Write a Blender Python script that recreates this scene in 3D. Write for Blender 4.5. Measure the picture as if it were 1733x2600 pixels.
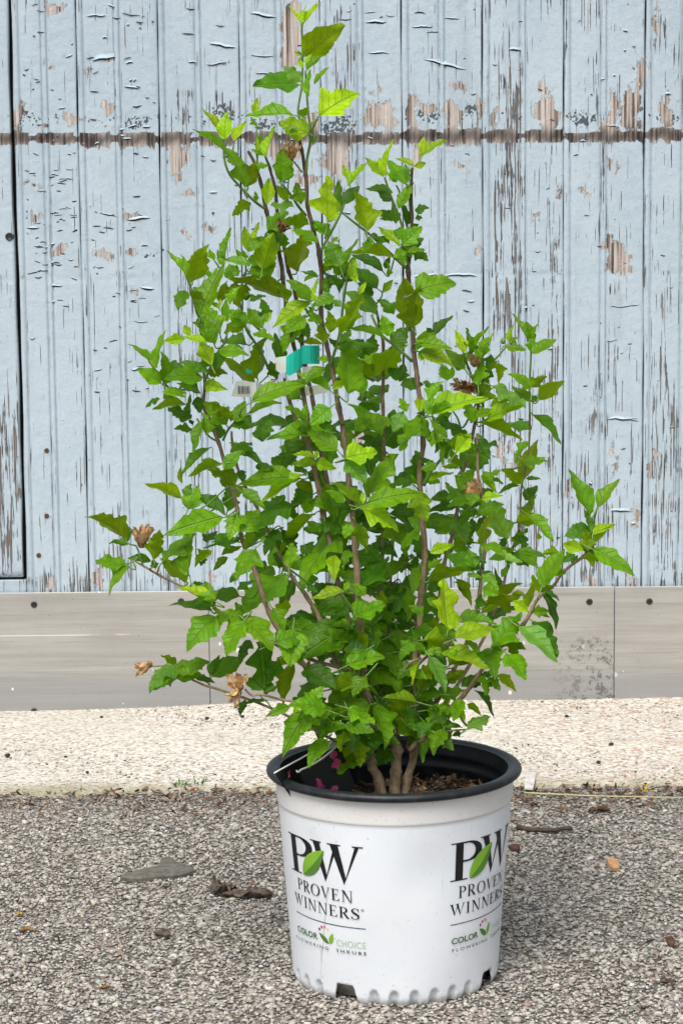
import bpy, bmesh, math, random
import numpy as np
from mathutils import Vector, Matrix

for o in list(bpy.data.objects):
    bpy.data.objects.remove(o)
scene = bpy.context.scene
COL = scene.collection
RAD = math.radians
random.seed(7)
rng = np.random.default_rng(11)

# ------------------------------------------------------------------ camera
F = 5783.0                       # focal length in photograph pixels
PW_, PH_ = 1733.0, 2600.0
PITCH, ROLL = RAD(7.4), RAD(0.6)
CAM = np.array([-0.0555, -2.49, 0.848])
_f = np.array([0, math.cos(PITCH), -math.sin(PITCH)])
_r0 = np.array([1.0, 0, 0])
_u0 = np.array([0, math.sin(PITCH), math.cos(PITCH)])
_r = _r0*math.cos(ROLL) - _u0*math.sin(ROLL)
_u = _u0*math.cos(ROLL) + _r0*math.sin(ROLL)
cam_d = bpy.data.cameras.new('camera')
cam = bpy.data.objects.new('camera', cam_d)
COL.objects.link(cam)
M = Matrix.Identity(4)
for i in range(3):
    M[i][0], M[i][1], M[i][2], M[i][3] = _r[i], _u[i], -_f[i], CAM[i]
cam.matrix_world = M
cam_d.sensor_fit = 'VERTICAL'
cam_d.sensor_height = 36.0
cam_d.lens = 36.0*F/PH_
cam_d.clip_start = 0.05
cam_d.clip_end = 500
scene.camera = cam

# ------------------------------------------------------------------ light
SUN_EL, SUN_AZ = RAD(56), RAD(200)     # azimuth clockwise from +Y
world = bpy.data.worlds.new('World')
scene.world = world
world.use_nodes = True
wt = world.node_tree
for n in list(wt.nodes):
    wt.nodes.remove(n)
sky = wt.nodes.new('ShaderNodeTexSky')
sky.sky_type = 'NISHITA'
sky.sun_disc = False
sky.sun_elevation = SUN_EL
sky.sun_rotation = SUN_AZ
sky.air_density = 1.0
sky.dust_density = 4.0
sky.ozone_density = 1.0
hs = wt.nodes.new('ShaderNodeHueSaturation')
hs.inputs['Saturation'].default_value = 0.5
bg = wt.nodes.new('ShaderNodeBackground')
bg.inputs['Strength'].default_value = 0.115
wo = wt.nodes.new('ShaderNodeOutputWorld')
wt.links.new(sky.outputs[0], hs.inputs['Color'])
wt.links.new(hs.outputs[0], bg.inputs[0])
wt.links.new(bg.outputs[0], wo.inputs[0])
sd = bpy.data.lights.new('sun', 'SUN')
sd.energy = 1.5
sd.angle = RAD(26)
sd.color = (1.0, 0.98, 0.955)
sun = bpy.data.objects.new('sun', sd)
COL.objects.link(sun)
sdir = Vector((math.sin(SUN_AZ)*math.cos(SUN_EL), math.cos(SUN_AZ)*math.cos(SUN_EL), math.sin(SUN_EL)))
sun.location = sdir*6
sun.rotation_euler = sdir.to_track_quat('Z', 'Y').to_euler()
scene.view_settings.view_transform = 'Standard'
scene.view_settings.look = 'None'
scene.view_settings.exposure = 0.63
scene.view_settings.gamma = 1.0
scene.render.engine = 'CYCLES'
scene.cycles.max_bounces = 6
scene.cycles.diffuse_bounces = 3
scene.cycles.glossy_bounces = 2
scene.cycles.transmission_bounces = 4

# ------------------------------------------------------------------ helpers
def ray(px, py):
    return _f + _r*((px-PW_/2)/F) + _u*((PH_/2-py)/F)

def at_y(px, py, y):
    d = ray(px, py)
    return CAM + d*((y-CAM[1])/d[1])

def at_z(px, py, z=0.0):
    d = ray(px, py)
    return CAM + d*((z-CAM[2])/d[2])

def proj(P):
    P = np.asarray(P, float) - CAM
    dep = P @ _f
    return PW_/2 + F*(P @ _r)/dep, PH_/2 - F*(P @ _u)/dep

def tag(o, label=None, cat=None, group=None, kind=None):
    if label: o['label'] = label
    if cat: o['category'] = cat
    if group: o['group'] = group
    if kind: o['kind'] = kind
    return o

def link(name, data, parent=None, loc=None):
    o = bpy.data.objects.new(name, data)
    COL.objects.link(o)
    if loc is not None: o.location = loc
    if parent is not None:
        o.parent = parent
    return o

def empty(name, loc):
    o = link(name, None, None, loc)
    o.empty_display_size = 0.05
    return o

def wparent(o, p):
    """parent keeping world coordinates (p unrotated, located)"""
    o.parent = p
    o.matrix_parent_inverse = Matrix.Translation(-Vector(p.location))

def mesh_np(name, verts, faces, mat=None, smooth=False):
    """faces: int array (n,3) or (n,4), or list of tuples"""
    me = bpy.data.meshes.new(name)
    if isinstance(faces, np.ndarray):
        k = faces.shape[1]
        n = faces.shape[0]
        verts = np.asarray(verts, np.float32)
        me.vertices.add(len(verts))
        me.vertices.foreach_set('co', verts.ravel())
        me.loops.add(n*k)
        me.loops.foreach_set('vertex_index', faces.astype(np.int32).ravel())
        me.polygons.add(n)
        me.polygons.foreach_set('loop_start', np.arange(0, n*k, k, dtype=np.int32))
        me.polygons.foreach_set('loop_total', np.full(n, k, dtype=np.int32))
        me.update(calc_edges=True)
    else:
        me.from_pydata([tuple(v) for v in verts], [], faces)
        me.update()
    if smooth:
        me.polygons.foreach_set('use_smooth', np.ones(len(me.polygons), dtype=bool))
    if mat: me.materials.append(mat)
    return me

def grid_faces(nr, nc, wrap=False):
    i = np.arange(nr-1)[:, None]
    j = np.arange(nc if wrap else nc-1)[None, :]
    j2 = (j+1) % nc
    a = i*nc+j; b = i*nc+j2; c = (i+1)*nc+j2; d = (i+1)*nc+j
    return np.stack([a, b, c, d], -1).reshape(-1, 4)

def catmull(pts, n=6):
    pts = [np.asarray(p, float) for p in pts]
    P = [2*pts[0]-pts[1]] + pts + [2*pts[-1]-pts[-2]]
    out = []
    for i in range(1, len(P)-2):
        p0, p1, p2, p3 = P[i-1], P[i], P[i+1], P[i+2]
        for k in range(n):
            t = k/n
            out.append(0.5*((2*p1)+(-p0+p2)*t+(2*p0-5*p1+4*p2-p3)*t*t+(-p0+3*p1-3*p2+p3)*t**3))
    out.append(pts[-1])
    return np.array(out)

def tube(path, radii, sides=8, cap=True):
    """path (n,3), radii (n) -> verts, quad faces list"""
    path = np.asarray(path, float)
    n = len(path)
    T = np.gradient(path, axis=0)
    T /= np.linalg.norm(T, axis=1)[:, None]+1e-12
    ref = np.array([0.0, 1, 0]) if abs(T[0][1]) < 0.8 else np.array([1.0, 0, 0])
    V = []
    nrm = np.cross(T[0], ref); nrm /= np.linalg.norm(nrm)
    for i in range(n):
        nrm = nrm - T[i]*(nrm @ T[i]); nrm /= np.linalg.norm(nrm)+1e-12
        b = np.cross(T[i], nrm)
        for k in range(sides):
            a = 2*math.pi*k/sides
            V.append(path[i]+radii[i]*(math.cos(a)*nrm+math.sin(a)*b))
    fc = [tuple(f) for f in grid_faces(n, sides, True)]
    if cap:
        fc.append(tuple(range(sides))[::-1])
        fc.append(tuple((n-1)*sides+k for k in range(sides)))
    return V, fc

class MB:
    def __init__(s): s.v = []; s.f = []
    def add(s, v, f):
        o = len(s.v); s.v += [tuple(x) for x in v]; s.f += [tuple(i+o for i in q) for q in f]
    def box(s, c, d, rot=None):
        pts = [Vector((sx*d[0]/2, sy*d[1]/2, sz*d[2]/2)) for sx in (-1, 1) for sy in (-1, 1) for sz in (-1, 1)]
        if rot is not None: pts = [rot @ p for p in pts]
        pts = [p+Vector(c) for p in pts]
        s.add(pts, [(0, 1, 3, 2), (4, 6, 7, 5), (0, 4, 5, 1), (2, 3, 7, 6), (0, 2, 6, 4), (1, 5, 7, 3)])
    def build(s, name, mat, parent=None, smooth=False, loc=None):
        me = mesh_np(name, s.v, s.f, mat, smooth)
        return link(name, me, parent, loc)

# ---- node helper
class NT:
    def __init__(s, name):
        s.m = bpy.data.materials.new(name); s.m.use_nodes = True
        s.t = s.m.node_tree
        for n in list(s.t.nodes): s.t.nodes.remove(n)
        s.out = s.t.nodes.new('ShaderNodeOutputMaterial')
    def n(s, typ, props=None, **ins):
        nd = s.t.nodes.new('ShaderNode'+typ)
        for k, v in (props or {}).items(): setattr(nd, k, v)
        for k, v in ins.items():
            key = int(k[1:]) if k[0] == 'i' and k[1:].isdigit() else k.replace('_', ' ')
            s.set(nd.inputs[key], v)
        return nd
    def set(s, sock, v):
        if isinstance(v, bpy.types.NodeSocket): s.t.links.new(v, sock)
        elif isinstance(v, bpy.types.Node): s.t.links.new(v.outputs[0], sock)
        else:
            if hasattr(sock.default_value, '__len__') and not hasattr(v, '__len__'):
                v = (v,)*len(sock.default_value)
            if sock.type == 'RGBA' and len(v) == 3: v = (*v, 1)
            sock.default_value = v
    def math(s, op, a, b=0.0, c=0.0, clamp=False):
        nd = s.t.nodes.new('ShaderNodeMath'); nd.operation = op; nd.use_clamp = clamp
        s.set(nd.inputs[0], a); s.set(nd.inputs[1], b); s.set(nd.inputs[2], c)
        return nd.outputs[0]
    def mix(s, fac, a, b, blend='MIX'):
        nd = s.t.nodes.new('ShaderNodeMix'); nd.data_type = 'RGBA'; nd.blend_type = blend
        s.set(nd.inputs[0], fac); s.set(nd.inputs[6], a); s.set(nd.inputs[7], b)
        return nd.outputs[2]
    def step(s, x, lo, hi, a=0.0, b=1.0):
        nd = s.t.nodes.new('ShaderNodeMapRange'); nd.interpolation_type = 'SMOOTHSTEP'
        s.set(nd.inputs[0], x); s.set(nd.inputs[1], lo); s.set(nd.inputs[2], hi); s.set(nd.inputs[3], a); s.set(nd.inputs[4], b)
        return nd.outputs[0]
    def ramp(s, x, stops):
        nd = s.t.nodes.new('ShaderNodeValToRGB')
        e = nd.color_ramp.elements
        while len(e) < len(stops): e.new(0.5)
        for el, (p, c) in zip(e, stops):
            el.position = p; el.color = (*c, 1) if len(c) == 3 else c
        s.set(nd.inputs[0], x)
        return nd.outputs[0]
    def noise(s, vec, scale, detail=4.0, rough=0.55, dist=0.0):
        nd = s.n('TexNoise', Scale=scale, Detail=detail, Roughness=rough, Distortion=dist)
        if vec is not None: s.set(nd.inputs['Vector'], vec)
        return nd.outputs[0]
    def mapv(s, vec, scale=(1, 1, 1), loc=(0, 0, 0)):
        nd = s.n('Mapping', Vector=vec, Scale=scale, Location=loc)
        return nd.outputs[0]
    def world(s):
        return s.n('NewGeometry').outputs['Position']
    def bump(s, h, strength=0.5, dist=0.002, normal=None):
        nd = s.n('Bump', Strength=strength, Distance=dist, Height=h)
        if normal is not None: s.set(nd.inputs['Normal'], normal)
        return nd.outputs[0]
    def bsdf(s, color, rough=0.6, normal=None, metallic=0.0, spec=0.4):
        nd = s.n('BsdfPrincipled', Base_Color=color, Roughness=rough, Metallic=metallic)
        nd.inputs['Specular IOR Level'].default_value = spec
        if normal is not None: s.set(nd.inputs['Normal'], normal)
        return nd
    def done(s, sh):
        s.set(s.out.inputs[0], sh if isinstance(sh, bpy.types.NodeSocket) else sh.outputs[0])
        return s.m
    def attr(s, name):
        return s.n('Attribute', dict(attribute_name=name))

def simple_mat(name, col, rough=0.7, spec=0.3, var=0.15, scale=60, bump=0.3, bdist=0.001):
    t = NT(name); p = t.world()
    nz = t.noise(p, scale, 5)
    c = t.mix(t.step(nz, 0.3, 0.7), tuple(x*(1-var) for x in col), tuple(min(1, x*(1+var)) for x in col))
    return t.done(t.bsdf(c, rough, t.bump(nz, bump, bdist), spec=spec))

WALL_Y = 1.42
APRON_Y = 0.81
# ================================================================== SETTING
# ---- materials of the ground
def mat_asphalt():
    t = NT('asphalt'); p = t.world()
    v = t.n('TexVoronoi', Scale=210.0, Vector=p)
    big = t.noise(p, 6, 5)
    col = t.ramp(t.n('SeparateColor', Color=v.outputs['Color']).outputs[0],
                 [(0.0, (0.08, 0.07, 0.06)), (0.45, (0.20, 0.185, 0.16)), (0.8, (0.32, 0.30, 0.265)), (1, (0.45, 0.42, 0.38))])
    col = t.mix(t.step(big, 0.35, 0.7, 0, 0.6), col, (0.09, 0.075, 0.06))
    h = t.math('SUBTRACT', 1.0, v.outputs['Distance'])
    return t.done(t.bsdf(col, 0.9, t.bump(h, 1.0, 0.003), spec=0.15))

def mat_stone(name):
    t = NT(name); p = t.world()
    a = t.attr('tint')
    nz = t.noise(p, 900, 3)
    col = t.mix(t.step(nz, 0.35, 0.7, 0, 0.45), a.outputs['Color'], t.mix(1.0, a.outputs['Color'], (0.55, 0.5, 0.45), 'MULTIPLY'))
    return t.done(t.bsdf(col, 0.85, t.bump(nz, 0.4, 0.0006), spec=0.25))

def mat_concrete():
    t = NT('exposed_concrete'); p = t.world()
    v = t.n('TexVoronoi', Scale=300.0, Vector=t.mapv(p, (0.7, 1, 1)))
    v2 = t.n('TexVoronoi', Scale=170.0, Vector=p)
    rnd = t.n('SeparateColor', Color=v.outputs['Color'])
    col = t.ramp(rnd.outputs[0], [(0, (0.12, 0.10, 0.08)), (0.10, (0.36, 0.31, 0.245)), (0.35, (0.55, 0.505, 0.425)), (0.7, (0.65, 0.61, 0.53)), (1, (0.74, 0.71, 0.65))])
    big = t.noise(p, 5, 6, 0.6)
    col = t.mix(t.step(big, 0.45, 0.75, 0, 0.5), col, (0.52, 0.475, 0.39))
    # reddish stones to the right, moss along the front edge
    sx = t.n('SeparateXYZ', Vector=p)
    n2 = t.noise(p, 40, 4)
    red = t.math('MULTIPLY', t.step(sx.outputs[0], 0.12, 0.35), t.step(t.n('SeparateColor', Color=v2.outputs['Color']).outputs[1], 0.72, 0.78))
    col = t.mix(t.math('MULTIPLY', red, t.step(n2, 0.4, 0.6, 0, 0.7)), col, (0.42, 0.22, 0.12))
    edge = t.step(t.math('ADD', sx.outputs[1], t.math('MULTIPLY', n2, 0.07)), APRON_Y+0.10, APRON_Y+0.035)
    col = t.mix(t.math('MULTIPLY', edge, 0.75), col, (0.24, 0.215, 0.12))
    h = t.math('ADD', t.math('MULTIPLY', t.math('SUBTRACT', 1.0, v.outputs['Distance']), 0.7), t.math('MULTIPLY', big, 1.2))
    return t.done(t.bsdf(col, 0.92, t.bump(h, 0.8, 0.002), spec=0.15))

M_ASPH = mat_asphalt(); M_STONE = mat_stone('aggregate_stone'); M_CONC = mat_concrete()

# ---- asphalt sheet (reaches far beyond the frame)
gv = [(-60, -60, -0.002), (60, -60, -0.002), (60, APRON_Y+0.028, -0.002), (-60, APRON_Y+0.028, -0.002)]
ground = link('asphalt_ground', mesh_np('asphalt_ground', gv, [(0, 1, 2, 3)], M_ASPH))
tag(ground, 'worn grey-brown asphalt yard with loose aggregate around the pot', 'ground', kind='structure')

# ---- concrete apron: gently rounded slab in front of the wall
xs = np.concatenate([np.linspace(-60, -1.2, 30), np.linspace(-1.15, 1.15, 240), np.linspace(1.2, 60, 30)])
ys = np.concatenate([np.linspace(0, 0.05, 14), np.linspace(0.06, 0.72, 34)])
def wob(x): return 0.012*np.sin(x*5.1+1)+0.007*np.sin(x*17+0.4)+0.004*np.sin(x*43)+0.003*np.sin(x*91+2)
X, Y = np.meshgrid(xs, ys)
Yw = APRON_Y + Y + wob(X)*np.clip(1-Y/0.3, 0, 1)
Z = 0.014*(1-np.exp(-(Y/0.022)**1.4)) - 0.006 + 0.002*np.sin(X*9+Y*14)*np.clip(Y/0.1, 0, 1)
Z = Z-0.013*np.clip((-0.18-X)/0.45, 0, 1)*np.clip((Y-0.25)/0.34, 0, 1)
apron = link('concrete_apron', mesh_np('concrete_apron', np.stack([X, Yw, Z], -1).reshape(-1, 3), grid_faces(len(ys), len(xs)), M_CONC, True))
tag(apron, 'pale exposed-aggregate concrete apron along the foot of the wall', 'pavement', kind='structure')

# ---- aggregate chips lying in the asphalt (nobody could count them)
ICO = None
bm = bmesh.new(); bmesh.ops.create_icosphere(bm, subdivisions=1, radius=1.0)
ICO_V = np.array([v.co[:] for v in bm.verts]); ICO_F = np.array([[v.index for v in f.verts] for f in bm.faces]); bm.free()
bm = bmesh.new()
for sx in (-1, 1):
    for sy in (-1, 1):
        for sz in (-1, 1):
            bm.verts.new((sx*0.72, sy*0.72, sz*0.72))
bm.verts.index_update(); bm.free()

def stones(name, P, size, tint, flat=(0.22, 0.5), seed=1):
    r = np.random.default_rng(seed)
    n = len(P)
    nv = len(ICO_V)
    V = np.repeat(ICO_V[None], n, 0)*r.uniform(0.72, 1.22, (n, nv, 1))
    S = np.stack([size, size*r.uniform(0.5, 0.95, n), size*r.uniform(flat[0], flat[1], n)], -1)*0.5
    V = V*S[:, None, :]
    a = r.uniform(0, 2*np.pi, n); tl = r.normal(0, 0.2, n); tb = r.normal(0, 0.2, n)
    def rot(V, ang, i, j):
        c, s = np.cos(ang)[:, None], np.sin(ang)[:, None]
        x, y = V[..., i].copy(), V[..., j].copy()
        V[..., i] = c*x-s*y; V[..., j] = s*x+c*y
    rot(V, tl, 1, 2); rot(V, tb, 0, 2); rot(V, a, 0, 1)
    V = V+P[:, None, :]
    Fc = (ICO_F[None]+(np.arange(n)*nv)[:, None, None]).reshape(-1, 3)
    me = mesh_np(name, V.reshape(-1, 3), Fc, M_STONE)
    at = me.attributes.new('tint', 'FLOAT_COLOR', 'POINT')
    c4 = np.ones((n, nv, 4), np.float32); c4[..., :3] = tint[:, None, :]
    at.data.foreach_set('color', c4.ravel())
    return link(name, me)

def pal(n, stops, r, jit=0.18):
    cols = np.array([s[1] for s in stops]); w = np.array([s[0] for s in stops], float); w /= w.sum()
    k = r.choice(len(stops), n, p=w)
    return np.clip(cols[k]*r.uniform(1-jit, 1+jit, (n, 1))*r.uniform(0.95, 1.05, (n, 3)), 0.005, 0.9)

r = np.random.default_rng(5)
n = 70000
yy = r.uniform(-0.34, APRON_Y+0.02, n)
hw = 0.30+0.162*(yy+2.49)*0.62+0.02
xx = r.uniform(-1, 1, n)*(0.155*(yy+2.49)+0.10)-0.055
size = np.clip(r.lognormal(math.log(0.0043), 0.45, n), 0.0018, 0.0140)
P = np.stack([xx, yy, 0.0002-size*0.10+r.normal(0, 0.0005, n)], -1)
ti = pal(n, [(30, (0.50, 0.47, 0.415)), (30, (0.44, 0.41, 0.36)), (20, (0.33, 0.30, 0.26)), (7, (0.12, 0.105, 0.09)), (3, (0.31, 0.23, 0.18)), (9, (0.58, 0.56, 0.525)), (3, (0.20, 0.205, 0.185))], r)
# dirtier, browner strip close to the slab
dk = np.clip(1-(APRON_Y-yy)/0.2, 0, 1)*r.uniform(0.2, 1, n)
ti = ti*(1-0.55*dk[:, None])+np.array([0.075, 0.05, 0.035])*0.55*dk[:, None]
ag = stones('aggregate_stones', P, size, ti, seed=3)
tag(ag, 'crushed grey and brown stone chips covering the asphalt', 'gravel', kind='stuff')
n = 6500
yy = r.uniform(APRON_Y+0.03, WALL_Y-0.005, n); xx = r.uniform(-0.85, 0.75, n)
size = np.clip(r.lognormal(math.log(0.0038), 0.35, n), 0.002, 0.009)
P = np.stack([xx, yy, 0.0078-size*0.06-0.013*np.clip((-0.18-xx)/0.45, 0, 1)*np.clip((yy-APRON_Y-0.25)/0.34, 0, 1)], -1)
ti = pal(n, [(36, (0.64, 0.60, 0.52)), (28, (0.76, 0.74, 0.69)), (16, (0.42, 0.365, 0.295)), (8, (0.20, 0.155, 0.12)), (6, (0.06, 0.052, 0.047)), (4, (0.50, 0.31, 0.2))], r)
ag2 = stones('concrete_aggregate', P, size, ti, flat=(0.2, 0.4), seed=4)
tag(ag2, 'fine cream aggregate showing at the surface of the concrete apron', 'gravel', kind='stuff')

# ---- painted wooden wall -------------------------------------------------
def mat_paint(name='peeling_paint'):
    t = NT(name); p = t.world()
    A = t.attr('wear'); sep = t.n('SeparateColor', Color=A.outputs['Color'])
    peel, grain, under = sep.outputs[0], sep.outputs[1], sep.outputs[2]
    # wood grain: strongly stretched along z
    g1 = t.noise(t.mapv(p, (1, 1, 0.026)), 300, 2, 0.6)
    g2 = t.noise(t.mapv(p, (1, 1, 0.03)), 330, 4, 0.75)
    g3 = t.noise(t.mapv(p, (1, 1, 0.06)), 190, 3, 0.65)
    n_a = t.noise(p, 150, 3, 0.6)
    n_b = t.noise(p, 28, 3, 0.6)
    n_c = t.noise(t.mapv(p, (1, 1, 0.6)), 62, 4, 0.6)
    # bare wood where the peel field passes an uneven threshold
    x = t.math('ADD', peel, t.math('MULTIPLY', t.math('SUBTRACT', n_a, 0.5), 1.5))
    x = t.math('ADD', x, t.math('MULTIPLY', t.math('SUBTRACT', n_c, 0.5), 2.6))
    x = t.math('ADD', x, t.math('MULTIPLY', t.math('SUBTRACT', g2, 0.5), 2.6))
    bare = t.step(x, 0.47, 0.53)
    # splits in the paint along the grain
    y = t.math('ADD', t.math('MULTIPLY', grain, 0.15), t.math('MULTIPLY', t.math('SUBTRACT', n_b, 0.5), 0.30))
    thr = t.math('SUBTRACT', 0.692, y)
    split = t.math('MULTIPLY', t.step(g1, thr, t.math('ADD', thr, 0.035)), t.step(grain, 0.05, 0.2))
    split2 = t.math('MULTIPLY', t.step(g3, t.math('ADD', thr, 0.02), t.math('ADD', thr, 0.07)), t.step(grain, 0.35, 0.6))
    gap = t.math('MAXIMUM', split, split2)
    # chequered remains of the darker coat beneath
    v = t.n('TexVoronoi', Scale=330.0, Vector=t.mapv(p, (1, 1, 0.8)))
    ux = t.math('ADD', under, t.math('MULTIPLY', t.math('SUBTRACT', t.n('SeparateColor', Color=v.outputs['Color']).outputs[0], 0.5), 0.9))
    ux = t.math('ADD', ux, t.math('MULTIPLY', t.math('SUBTRACT', n_a, 0.5), 0.8))
    und = t.math('MULTIPLY', t.step(ux, 0.62, 0.68), t.step(under, 0.02, 0.2))
    # fine scattered chips
    chip = t.step(t.math('ADD', t.noise(p, 75, 4, 0.6), t.math('MULTIPLY', g3, 0.25)), 0.855, 0.87)
    # colours
    big = t.noise(t.mapv(p, (1, 1, 0.35)), 7, 4, 0.6)
    mid = t.noise(p, 60, 4, 0.65)
    paint = t.mix(t.step(big, 0.3, 0.72), (0.385, 0.47, 0.53), (0.45, 0.53, 0.585))
    paint = t.mix(t.step(mid, 0.35, 0.75, 0, 0.5), paint, (0.485, 0.565, 0.61))
    paint = t.mix(t.step(t.noise(t.mapv(p, (1, 1, 0.2)), 22, 5, 0.7), 0.54, 0.78, 0, 0.45), paint, (0.27, 0.295, 0.31))
    sp = t.step(t.noise(p, 420, 2, 0.5), 0.66, 0.74, 0, 0.6)
    paint = t.mix(sp, paint, (0.22, 0.245, 0.26))
    g4 = t.noise(t.mapv(p, (1, 1, 0.022)), 230, 2, 0.5)
    wood = t.ramp(t.math('ADD', t.math('MULTIPLY', g2, 0.4), t.math('MULTIPLY', g4, 0.6)),
                  [(0.37, (0.06, 0.05, 0.044)), (0.44, (0.22, 0.18, 0.155)), (0.50, (0.41, 0.35, 0.31)), (0.62, (0.58, 0.525, 0.485))])
    dkp = t.attr('dark').outputs['Fac']
    wood = t.mix(t.math('MULTIPLY', dkp, 0.85), wood, t.mix(1.0, wood, (0.17, 0.16, 0.16), 'MULTIPLY'))
    grey = t.mix(t.step(g2, 0.35, 0.65), (0.06, 0.056, 0.054), (0.21, 0.19, 0.175))
    c = t.mix(und, paint, (0.075, 0.095, 0.105))
    c = t.mix(chip, c, (0.11, 0.09, 0.075))
    c = t.mix(gap, c, grey)
    c = t.mix(bare, c, wood)
    low = t.math('MAXIMUM', t.math('MAXIMUM', bare, gap), t.math('MULTIPLY', und, 0.4))
    low = t.math('MAXIMUM', low, chip)
    h = t.math('SUBTRACT', 1.0, low)
    h = t.math('ADD', h, t.math('MULTIPLY', mid, 1.1))
    h = t.math('ADD', h, t.math('MULTIPLY', n_b, 0.8))
    h = t.math('ADD', h, t.math('MULTIPLY', n_a, 0.35))
    h = t.math('SUBTRACT', h, t.math('MULTIPLY', bare, t.math('MULTIPLY', g2, 0.8)))
    h = t.math('ADD', h, t.math('MULTIPLY', g1, 0.25))
    rough = t.mix(low, (0.55,)*3, (0.9,)*3)
    b = t.bsdf(c, 0.6, t.bump(h, 0.85, 0.0016), spec=0.3)
    t.set(b.inputs['Roughness'], t.n('SeparateColor', Color=rough).outputs[0])
    return t.done(b)

M_PAINT = mat_paint()
M_CRACK = simple_mat('gap_shade_dark', (0.03, 0.027, 0.025), 0.95, 0.1)  # near-black for shade in the paint cracks; also door backing and screw slots
def mat_flake():
    t = NT('lifted_paint'); p = t.world()
    n1 = t.noise(p, 60, 5, 0.65)
    return t.done(t.bsdf(t.mix(t.step(n1, 0.35, 0.7), (0.38, 0.485, 0.54), (0.45, 0.545, 0.59)), 0.6, t.bump(n1, 0.4, 0.001), spec=0.3))
M_FLAKE = mat_flake()

# wear features in photograph pixels: (cx, cy, rx, ry)
PEEL = [(130,20,26,14),(277,269,15,17),(47,300,14,36),(178,299,20,12),(116,316,6,8),(80,469,17,7),(92,547,15,11),(341,549,19,11),
 (150,635,16,17),(261,647,20,11),(333,645,11,8),(449,450,11,16),(486,494,14,7),(533,583,11,10),(474,594,5,14),(777,455,24,14),
 (230,167,7,11),(122,172,8,11),(277,155,11,4),(566,158,11,4),(949,290,24,34),(985,295,22,33),(1044,295,14,52),(1094,273,19,13),
 (1150,290,25,30),(1155,223,25,9),(955,228,17,5),(1216,288,7,36),(1255,290,6,40),(1378,228,11,32),(1389,290,33,42),(1556,290,11,42),
 (1600,285,26,58),(1628,190,12,40),(1690,278,12,50),(1662,56,6,36),(1166,423,12,6),(1353,551,11,13),(1484,482,10,17),(1211,635,8,11),
 (1422,484,5,18),(1542,412,4,22),(1562,434,4,12),(345,735,14,5),(372,945,10,4),(900,960,14,10),(450,400,26,34),(850,395,34,50),
 (1060,390,16,40),(1500,1250,6,14),(1560,1180,5,40),(1612,1310,9,26),(1445,1240,6,24),(1655,1180,6,34),(130,1480,8,16),(250,1470,12,22),
 (1380,1480,8,20),(1500,1478,10,16),(1600,1475,12,18),(705,380,60,26),(780,330,26,40),(1540,330,20,20),(60,700,3,10),(1535,620,4,10),
 (735,1105,7,16),(905,1100,16,26),(950,1085,10,18),(1270,1150,7,30),(1300,1160,6,22),(540,1470,10,18),(400,1440,8,12)]
PEEL_RECT = [(717,10,762,165),(1540,590,1556,692),(1552,615,1580,692),(1575,640,1605,692)]
GRAIN = [(458,280,44,80,1.0),(560,285,46,66,0.8),(262,255,50,34,0.55),(1290,700,52,900,0.95),(1400,850,24,700,0.8),(1690,1200,60,360,0.95),
 (1690,120,40,180,0.6),(870,150,46,210,0.8),(870,430,50,110,0.9),(300,1440,90,70,0.85),(520,1300,70,240,0.7),(470,860,48,260,0.75),(1500,1440,110,90,0.75),
 (1350,1380,90,170,0.85),(700,1440,120,80,0.6),(1180,330,90,40,0.6),(450,750,30,60,0.5),(240,970,26,26,0.7),(20,1250,50,330,1.0),(20,500,16,500,0.35),
 (1100,1450,120,80,0.8),(900,1300,60,200,0.6),(1560,1000,40,300,0.35),(760,900,50,300,0.45),(1540,60,18,60,0.4),(960,640,30,60,0.4),(1110,690,50,16,0.5)]
UNDER = [(352,309,44,18),(560,284,46,20),(680,315,38,17),(968,286,44,30),(1090,290,34,28),(1197,278,30,22),(1600,278,36,30),(390,645,40,5),
 (110,356,30,9),(1480,300,60,20),(1450,350,60,8),(60,300,12,30),(1690,300,40,20),(860,320,60,30)]

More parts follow.
